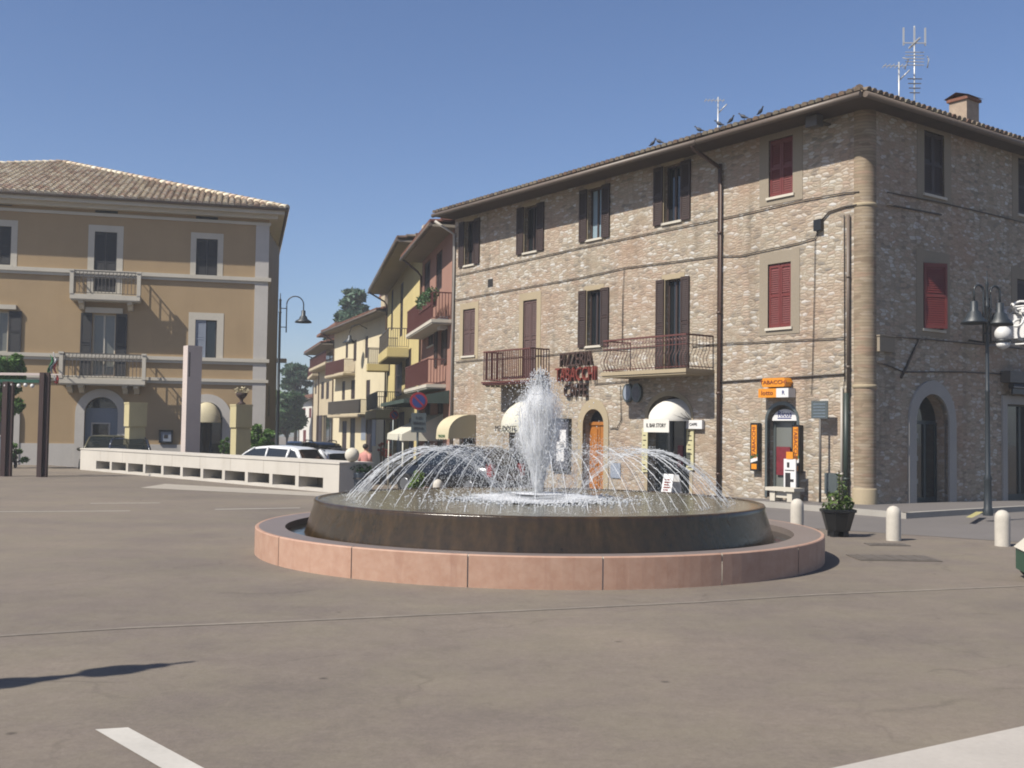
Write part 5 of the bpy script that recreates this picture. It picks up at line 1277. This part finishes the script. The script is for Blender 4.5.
def roundsign(name, label, px, py, Y, rad, rz, plate, ptop):
    c = at(px, py, Y); z0 = ground_z(c.x, c.y); o = thing(name, label, 'road sign', (c.x, c.y, z0), rz); zc = c.z-z0; T = IDT
    circ = lambda r, v0, v1: MB().prism([(r*math.cos(2*PI*k/32), zc+r*math.sin(2*PI*k/32)) for k in range(32)], v0, v1, T)
    circ(rad, -.03, 0).build('disc', M['signred'], o); circ(rad*.74, -.04, -.031).build('face', M['signblue'], o)
    m = MB(); a = R(45); w = rad*.09; L = rad*.74
    ca, sa = math.cos(-a), math.sin(-a)
    m.prism([(x*ca-y*sa, zc+x*sa+y*ca) for x, y in ((-L, -w), (L, -w), (L, w), (-L, w))], -.048, -.041, T); m.build('bar', M['signred'], o)
    zp = at(px, ptop, Y).z-z0; m = MB(); m.tube([(0, .06, -.1), (0, .06, zp)], .035, 8); m.build('pole', M['signgrey'], o)
    if plate:
        x0, x1, y0, y1 = plate; k = Y/1080; za, zb = at(px, y1, Y).z-z0, at(px, y0, Y).z-z0
        m = MB(); m.box((x0-px)*k, (x1-px)*k, -.02, .0, za, zb); pl = m.build('plate', M['signgrey'], o)
        for q, s in enumerate(('8-20', 'FERIALI', 'ZONA')): text(s, .11, M['ink'], pl, loc=(((x0+x1)/2-px)*k, -.026, zb-(zb-za)*(.25+.27*q)))
    return o
roundsign('parking_sign', 'round no parking sign with grey plate on a pole behind the fountain', 418.5, 401, 33.5, .275, R(14), (411.5, 426.5, 413, 432.5), 391)
roundsign('parking_sign', 'small blue round sign in front of the yellow house', 394, 415, 47, .2, R(30), None, 409)

# ================================================================== CARS
def car(name, label, px, Y, heading, paint, kind='hatch', glass='carglass', sx=1.0, sz=1.0, pos=None):
    c = pos or at(px, 430, Y); z0 = ground_z(c.x, c.y)+.004
    o = thing(name, label, 'car', (c.x, c.y, z0), heading); P = M[paint]
    st = [(-1.97, .50, .66, .60), (-1.93, .36, .80, .74), (-1.80, .28, .90, .81), (-1.2, .24, .94, .84), (0, .22, .93, .85), (.95, .22, .90, .84), (1.35, .24, .84, .82), (1.75, .27, .74, .76), (1.92, .34, .62, .66), (1.98, .42, .52, .52)]
    sec = lambda x, zb, zt, w: [(x*sx, y, z*sz) for y, z in ((-w*.86, zb), (-w*.98, zb+.1), (-w, (zb+zt)/2), (-w*.97, zt-.06), (-w*.88, zt), (0, zt+.02), (w*.88, zt), (w*.97, zt-.06), (w, (zb+zt)/2), (w*.98, zb+.1), (w*.86, zb))]
    m = MB(); m.grid([sec(*s) for s in st], True)
    for s in (st[0], st[-1]): m.face(sec(*s))
    m.build('body', P, o)
    rear = dict(hatch=(-1.86, -1.52, -1.25), suv=(-1.9, -1.72, -1.5), saloon=(-1.5, -.95, -.7))[kind]
    gs = [(rear[0], .92, .93, .74, .72), (rear[1], .92, 1.36, .78, .62), (rear[2], .92, 1.43, .79, .61), (-.3, .92, 1.47, .80, .62), (.25, .91, 1.43, .80, .61), (.62, .9, 1.24, .79, .66), (1.12, .88, .90, .74, .70)]
    m = MB(); gsec = lambda x, zb, zt, wb, wt: [(x*sx, -wb, zb*sz), (x*sx, -wt, zt*sz), (x*sx, -wt*.6, (zt+.015)*sz), (x*sx, wt*.6, (zt+.015)*sz), (x*sx, wt, zt*sz), (x*sx, wb, zb*sz)]
    m.grid([gsec(*g) for g in gs], False, False); m.build('windows', M[glass], o)
    m = MB(); rows = []
    for g in gs[1:5]: x, zb, zt, wb, wt = g; rows.append([(x*sx, y, z*sz) for y, z in ((-wt-.02, zt-.05), (-wt-.015, zt+.005), (-wt*.6, zt+.03), (wt*.6, zt+.03), (wt+.015, zt+.005), (wt+.02, zt-.05))])
    m.grid(rows)
    for s in (-1, 1):
        tw = lambda g, f: (g[0]*sx, s*(g[3]+(g[4]-g[3])*f+.01), (g[1]+(g[2]-g[1])*f)*sz)
        m.tube([tw(gs[6], 0), tw(gs[5], 1), tw(gs[4], 1)], .035, 5); m.tube([tw(gs[0], 0), tw(gs[1], 1)], .07, 5)
        b0 = (-.28*sx, s*.805, .92*sz); b1 = (-.32*sx, s*.635, 1.45*sz); m.tube([b0, b1], .04, 5)
        m.tube([(rear[2]*sx+.1, s*.80, .92*sz), (rear[2]*sx+.02, s*.63, 1.42*sz)], .055, 5)
    m.build('roof', P, o)
    for x in (-1.22, 1.25):
        for s in (-1, 1):
            m = MB(); m.tube([(x*sx, s*.68, .3), (x*sx, s*.70, .3), (x*sx, s*.85, .3), (x*sx, s*.86, .3)], [.29, .31, .31, .28], 18); w = m.build('wheel', M['tyre'], o)
            m = MB(); m.tube([(x*sx, s*.84, .3), (x*sx, s*.87, .3)], [.2, .18], 14); m.build('rim', M['alloy'], w)
    for s in (-1, 1):
        m = MB(); m.box(-1.97*sx, -1.78*sx, s*.70-.09, s*.70+.09, .62*sz, .98*sz); m.build('tail_light', M['tail'], o)
        m = MB(); m.ball((1.80*sx, s*.58, .60*sz), .12, .14, .09, 10, 6); m.build('headlight', M['headl'], o)
        m = MB(); m.ball((.78*sx, s*.93, .96*sz), .09, .11, .07, 8, 6); m.build('mirror', P, o)
    if kind == 'suv':
        for s in (-1, 1): MB().tube([(-1.4*sx, s*.56, 1.47*sz), (-1.3*sx, s*.56, 1.53*sz), (.0, s*.56, 1.55*sz), (.15*sx, s*.56, 1.48*sz)], .025, 5).build('roof_rail', M['black'], o)
    return o
car('parked_car', 'white hatchback parked right behind the marble bench', 273, 35.8, math.atan2(.40, -.915), 'carwhite', 'hatch', sx=.92)
car('parked_car', 'silver estate car with roof rails and red tail light beyond the white hatchback', 317, 43, math.atan2(.72, -.69), 'carsilver', 'suv', sz=1.08)
car('parked_car', 'black car parked by the stone building seen through the fountain spray', 456, 33, math.atan2(.62, -.78), 'carblack', 'hatch', sx=1.05)
car('parked_car', 'dark blue car parked before the left arch beside the gate pillar', 130, 41.6, math.atan2(-.94, .34), 'carblue', 'suv')
car('parked_car', 'olive car parked under the left arch of the ochre house', 108, 42.6, math.atan2(-.97, .25), 'carolive', 'hatch')
car('parked_car', 'dark car at the far end of the street by the green bush', 285, 66, math.atan2(.97, -.2), 'carblack', 'suv')
car('parked_car', 'dark blue grey car farther along the street under the trees', 296, 84, math.atan2(.97, -.2), 'carblue', 'hatch')
car('parked_car', 'dark van like car with flat roof just behind the silver estate', 318, 52, math.atan2(.9, -.4), 'carblack', 'suv', sz=1.28)

# ================================================================== PEOPLE
def person(label, px, Y, rz, h, top, legs, hold=True, stride=.12):
    c = at(px, 430, Y); z0 = ground_z(c.x, c.y); o = thing('person', label, 'person', (c.x, c.y, z0), rz); s = h/1.75
    V = [(0, 0, .95), (0, 0, 1.12), (0, 0, 1.32), (0, 0, 1.46), (0, -.01, 1.54), (0, -.02, 1.66), (0, 0, 1.73),
         (.10, 0, .90), (.11, -stride*.6, .50), (.11, stride*.2-.02, .08), (.11, stride*.2-.14, .03), (-.10, 0, .90), (-.11, stride*.3, .50), (-.11, stride, .10), (-.11, stride-.11, .03),
         (.19, 0, 1.41), (.25, .04, 1.14), (.22, -.16 if hold else .0, .96), (.21, -.22 if hold else -.02, .89), (-.19, 0, 1.41), (-.25, .02, 1.14), (-.23, -.05, .92), (-.23, -.07, .83)]
    E = [(0, 1), (1, 2), (2, 3), (3, 4), (4, 5), (5, 6), (0, 7), (7, 8), (8, 9), (9, 10), (0, 11), (11, 12), (12, 13), (13, 14), (3, 15), (15, 16), (16, 17), (17, 18), (3, 19), (19, 20), (20, 21), (21, 22)]
    Rr = [.14, .125, .15, .10, .055, .10, .07, .09, .062, .045, .04, .09, .062, .045, .04, .06, .045, .034, .03, .06, .045, .034, .03]
    me = bpy.data.meshes.new('body'); me.from_pydata([(x*s, y*s, z*s) for x, y, z in V], E, []); b = bpy.data.objects.new('body', me); COL.objects.link(b); b.parent = o
    b.modifiers.new('skin', 'SKIN'); sub = b.modifiers.new('smooth', 'SUBSURF'); sub.levels = sub.render_levels = 2
    for v, r in zip(me.skin_vertices[0].data, Rr): v.radius = (r*s, r*s*.85)
    me.skin_vertices[0].data[0].use_root = True; me.materials.append(M['skin'])
    m = MB(); ell = lambda z, a, bb, yo=0: [(a*s*math.cos(2*PI*k/16), (bb*math.sin(2*PI*k/16)+yo)*s, z*s) for k in range(16)]
    m.grid([ell(.86, .19, .15), ell(1.05, .175, .14), ell(1.25, .20, .15), ell(1.38, .21, .14), ell(1.46, .15, .11), ell(1.49, .08, .075)], True)
    for sg, e, hnd in ((1, (.25, .04, 1.14), 0), (-1, (-.25, .02, 1.14), 0)): m.tube([(sg*.17*s, 0, 1.42*s), (e[0]*s, e[1]*s, e[2]*s)], [.085*s, .065*s], 10)
    m.build('shirt', M[top], o)
    m = MB()
    m.tube([(.10*s, 0, .98*s), (.11*s, -stride*.6*s, .50*s), (.11*s, (stride*.2-.02)*s, .09*s)], [.12*s, .085*s, .065*s], 12); m.tube([(-.10*s, 0, .98*s), (-.11*s, stride*.3*s, .50*s), (-.11*s, stride*s, .10*s)], [.12*s, .085*s, .065*s], 12)
    m.build('trousers', M[legs], o)
    m = MB(); m.ball((0, .018*s, 1.70*s), .105*s, .115*s, .10*s, 12, 8); m.build('hair', M['hair'], o)
    m = MB(); m.ball((0, -.115*s, 1.645*s), .016*s, .022*s, .025*s, 6, 4); 
    for sg in (-1, 1): m.ball((sg*.035*s, -.098*s, 1.672*s), .012*s, .008*s, .01*s, 6, 4); m.ball((sg*.098*s, -.01*s, 1.655*s), .012*s, .025*s, .035*s, 6, 4)
    m.build('face', M['skin'], o); return o
person('person in a pink top and pale trousers standing beyond the end of the bench', 366, 39.5, R(150), 1.72, 'pink', 'pinkstone')
person('person in dark clothes walking past the silver estate car', 334.5, 44, R(60), 1.68, 'cloth', 'cloth', stride=.22)

# ================================================================== BOLLARDS AND SMALL THINGS
m = MB(); m.lathe([(.115, -.03), (.115, .42), (.112, .46), (.095, .51), (.06, .545), (.02, .558), (.0, .56)], n=28)
b0 = m.build('bollard', M['bollard'])
BL = [(797, 530.5, 'white concrete bollard between the fountain and the black planter'), (893.5, 540.5, 'white concrete bollard right of the black planter, the middle of three clear ones'), (1002.5, 546, 'white concrete bollard in front of the street lamp at the right edge'),
      (438, None, 'white bollard seen through the spray in front of the black car'), (643, None, 'white bollard showing just over the pool left of the sandwich board'), (712, None, 'white bollard showing just over the pool at the right end of the spray')]
for k, (px, py, lb) in enumerate(BL):
    o = b0 if k == 0 else b0.copy()
    if k: COL.objects.link(o)
    if py: p = G(px, py)
    else: p = at(px, 480, {438: 24.6, 643: 21.2, 712: 20.1}[px])
    o.location = (p.x, p.y, 0); o.rotation_euler = (0, 0, k*1.3); tag(o, lb, 'bollard', 'white bollards edging the plaza')
p = G(838, 536.5)
o = thing('planter', 'black tapered plastic planter on small feet in front of the drainpipe', 'planter', (p.x, p.y, 0), R(20)); k = p.y/1080
m = MB(); m.lathe([(10*k, .1), (11.5*k, .1), (16.5*k, .40), (18*k, .41), (18.2*k, .45), (16.8*k, .46), (16.2*k, .41)], n=8, smooth=False); m.build('pot', M['black'], o)
m = MB(); m.lathe([(0, .4), (16.4*k, .4)], n=16); m.build('soil', M['trunk'], o)
for a in range(4): m = MB(); t = a*PI/2+.4; m.box(7*k*math.cos(t)-.05, 7*k*math.cos(t)+.05, 7*k*math.sin(t)-.05, 7*k*math.sin(t)+.05, .0, .1); m.build('foot', M['black'], o)
o = thing('leafy_plant', 'upright green leafy plant growing in the black planter', 'plant', (p.x, p.y, .42))
m = MB(); st = random.getstate()
for (x, y, z, rx, rz_, n) in ((-.13, 0, .08, .2, .13, 110), (.14, .05, .10, .18, .14, 110), (.06, 0, .3, .15, .2, 90), (.04, 0, .6, .07, .2, 34), (-.10, 0, .26, .14, .13, 60), (.2, 0, .2, .1, .12, 40)): leaves(m, (x, y, z), rx, rx, rz_, n, .05)
m.build('foliage', M['leafpot'], o); m = MB(); m.tube([(0, 0, -.05), (.02, 0, .4), (.02, .01, .8)], .014, 5); m.tube([(0, 0, 0), (-.1, 0, .3)], .01, 5); m.tube([(0, 0, 0), (.12, .03, .3)], .01, 5); m.build('stem', M['trunk'], o); random.setstate(st); o.scale = (.85, .85, .85)
# white stone ball on the end of the bench
u0, _ = FB.L(350, 463, v=.5); q = at(350, 456.5, 28.7)
o = MB().lathe([(.0, -.19)]+[(.19*math.cos(a), .19*math.sin(a)) for a in [(-.46+.92*i/12)*PI for i in range(13)]]+[(0, .19)], n=24).build('stone_ball', M['trim'], None, (E1.x+.27, E1.y+.33, HB+.05+.19)); tag(o, 'white stone ball resting on the right end of the marble bench', 'ball')
p = G(358, 492.5)
o = thing('litter_bin', 'blue grey litter bin with dark planted top at the end of the marble bench', 'bin', (p.x, p.y, 0))
m = MB(); m.lathe([(.0, .03), (.20, .03), (.23, .1), (.26, .5), (.27, .52), (.0, .5)], n=20); m.build('body', M['bin'], o); m = MB(); m.lathe([(.272, .36), (.272, .40)], n=20); m.build('band', M['greyrail'], o)
st = random.getstate(); m = MB(); leaves(m, (0, 0, .62), .36, .36, .14, 320, .055); m.build('plant_top', M['leafdark'], o); random.setstate(st)
p = G(1019, 584)
o = thing('green_cart', 'green box cart with pale lid and black wheels cut by the right edge', 'cart', (p.x+.60, p.y+.3, 0), R(-14))
m = MB(); m.box(-.4, .6, -.3, .3, .1, .36); m.build('body', M['green'], o); m = MB(); m.prism([(-.42, .36), (.62, .36), (.62, .47), (-.30, .47)], -.32, .32, IDT); m.build('lid', M['trim'], o)
for x in (-.25, .42):
    for y in (-.28, .28): m = MB(); m.tube([(x, y-.04, .11), (x, y+.04, .11)], .11, 14); m.build('wheel', M['tyre'], o)

# ================================================================== LIGHT
W = bpy.data.worlds.new('World'); S.world = W; W.use_nodes = True
nt = W.node_tree; bg = nt.nodes['Background']; sky = nt.nodes.new('ShaderNodeTexSky'); sky.sky_type = 'NISHITA'; sky.sun_disc = False
sky.sun_elevation = EL; sky.sun_rotation = R(180+54.5); sky.altitude = 200; sky.air_density = 1.0; sky.dust_density = 1.0; sky.ozone_density = 4.0
tm = nt.nodes.new('ShaderNodeMix'); tm.data_type = 'RGBA'; tm.blend_type = 'MULTIPLY'; tm.inputs[0].default_value = 1; tm.inputs[7].default_value = (.97, .97, 1.08, 1); nt.links.new(sky.outputs[0], tm.inputs[6]); nt.links.new(tm.outputs[2], bg.inputs[0]); bg.inputs[1].default_value = .071
sl_ = bpy.data.lights.new('sun', 'SUN'); sl_.energy = 5.0; sl_.angle = R(.5); sl_.color = (1, .95, .86)
so = bpy.data.objects.new('sun', sl_); COL.objects.link(so)
ld = Vector((SUNDIR.x*math.cos(EL), SUNDIR.y*math.cos(EL), -math.sin(EL))); so.rotation_euler = ld.to_track_quat('-Z', 'Y').to_euler()
S.view_settings.view_transform = 'Standard'; S.view_settings.look = 'None'; S.view_settings.exposure = .65; S.view_settings.gamma = 1
S.render.engine = 'CYCLES'; S.cycles.max_bounces = 5; S.cycles.diffuse_bounces = 2; S.cycles.glossy_bounces = 3; S.cycles.transparent_max_bounces = 12; S.cycles.transmission_bounces = 3
S.cycles.use_denoising = True; S.cycles.volume_bounces = 6; S.cycles.max_bounces = 8; S.cycles.filter_width = 1.9
hz = MB().box(-240, 240, -238, 238, -2.2, 18.2).build('haze', volume_mat('haze', .0008, (.86, .93, 1, 1))); hz['kind'] = 'stuff'
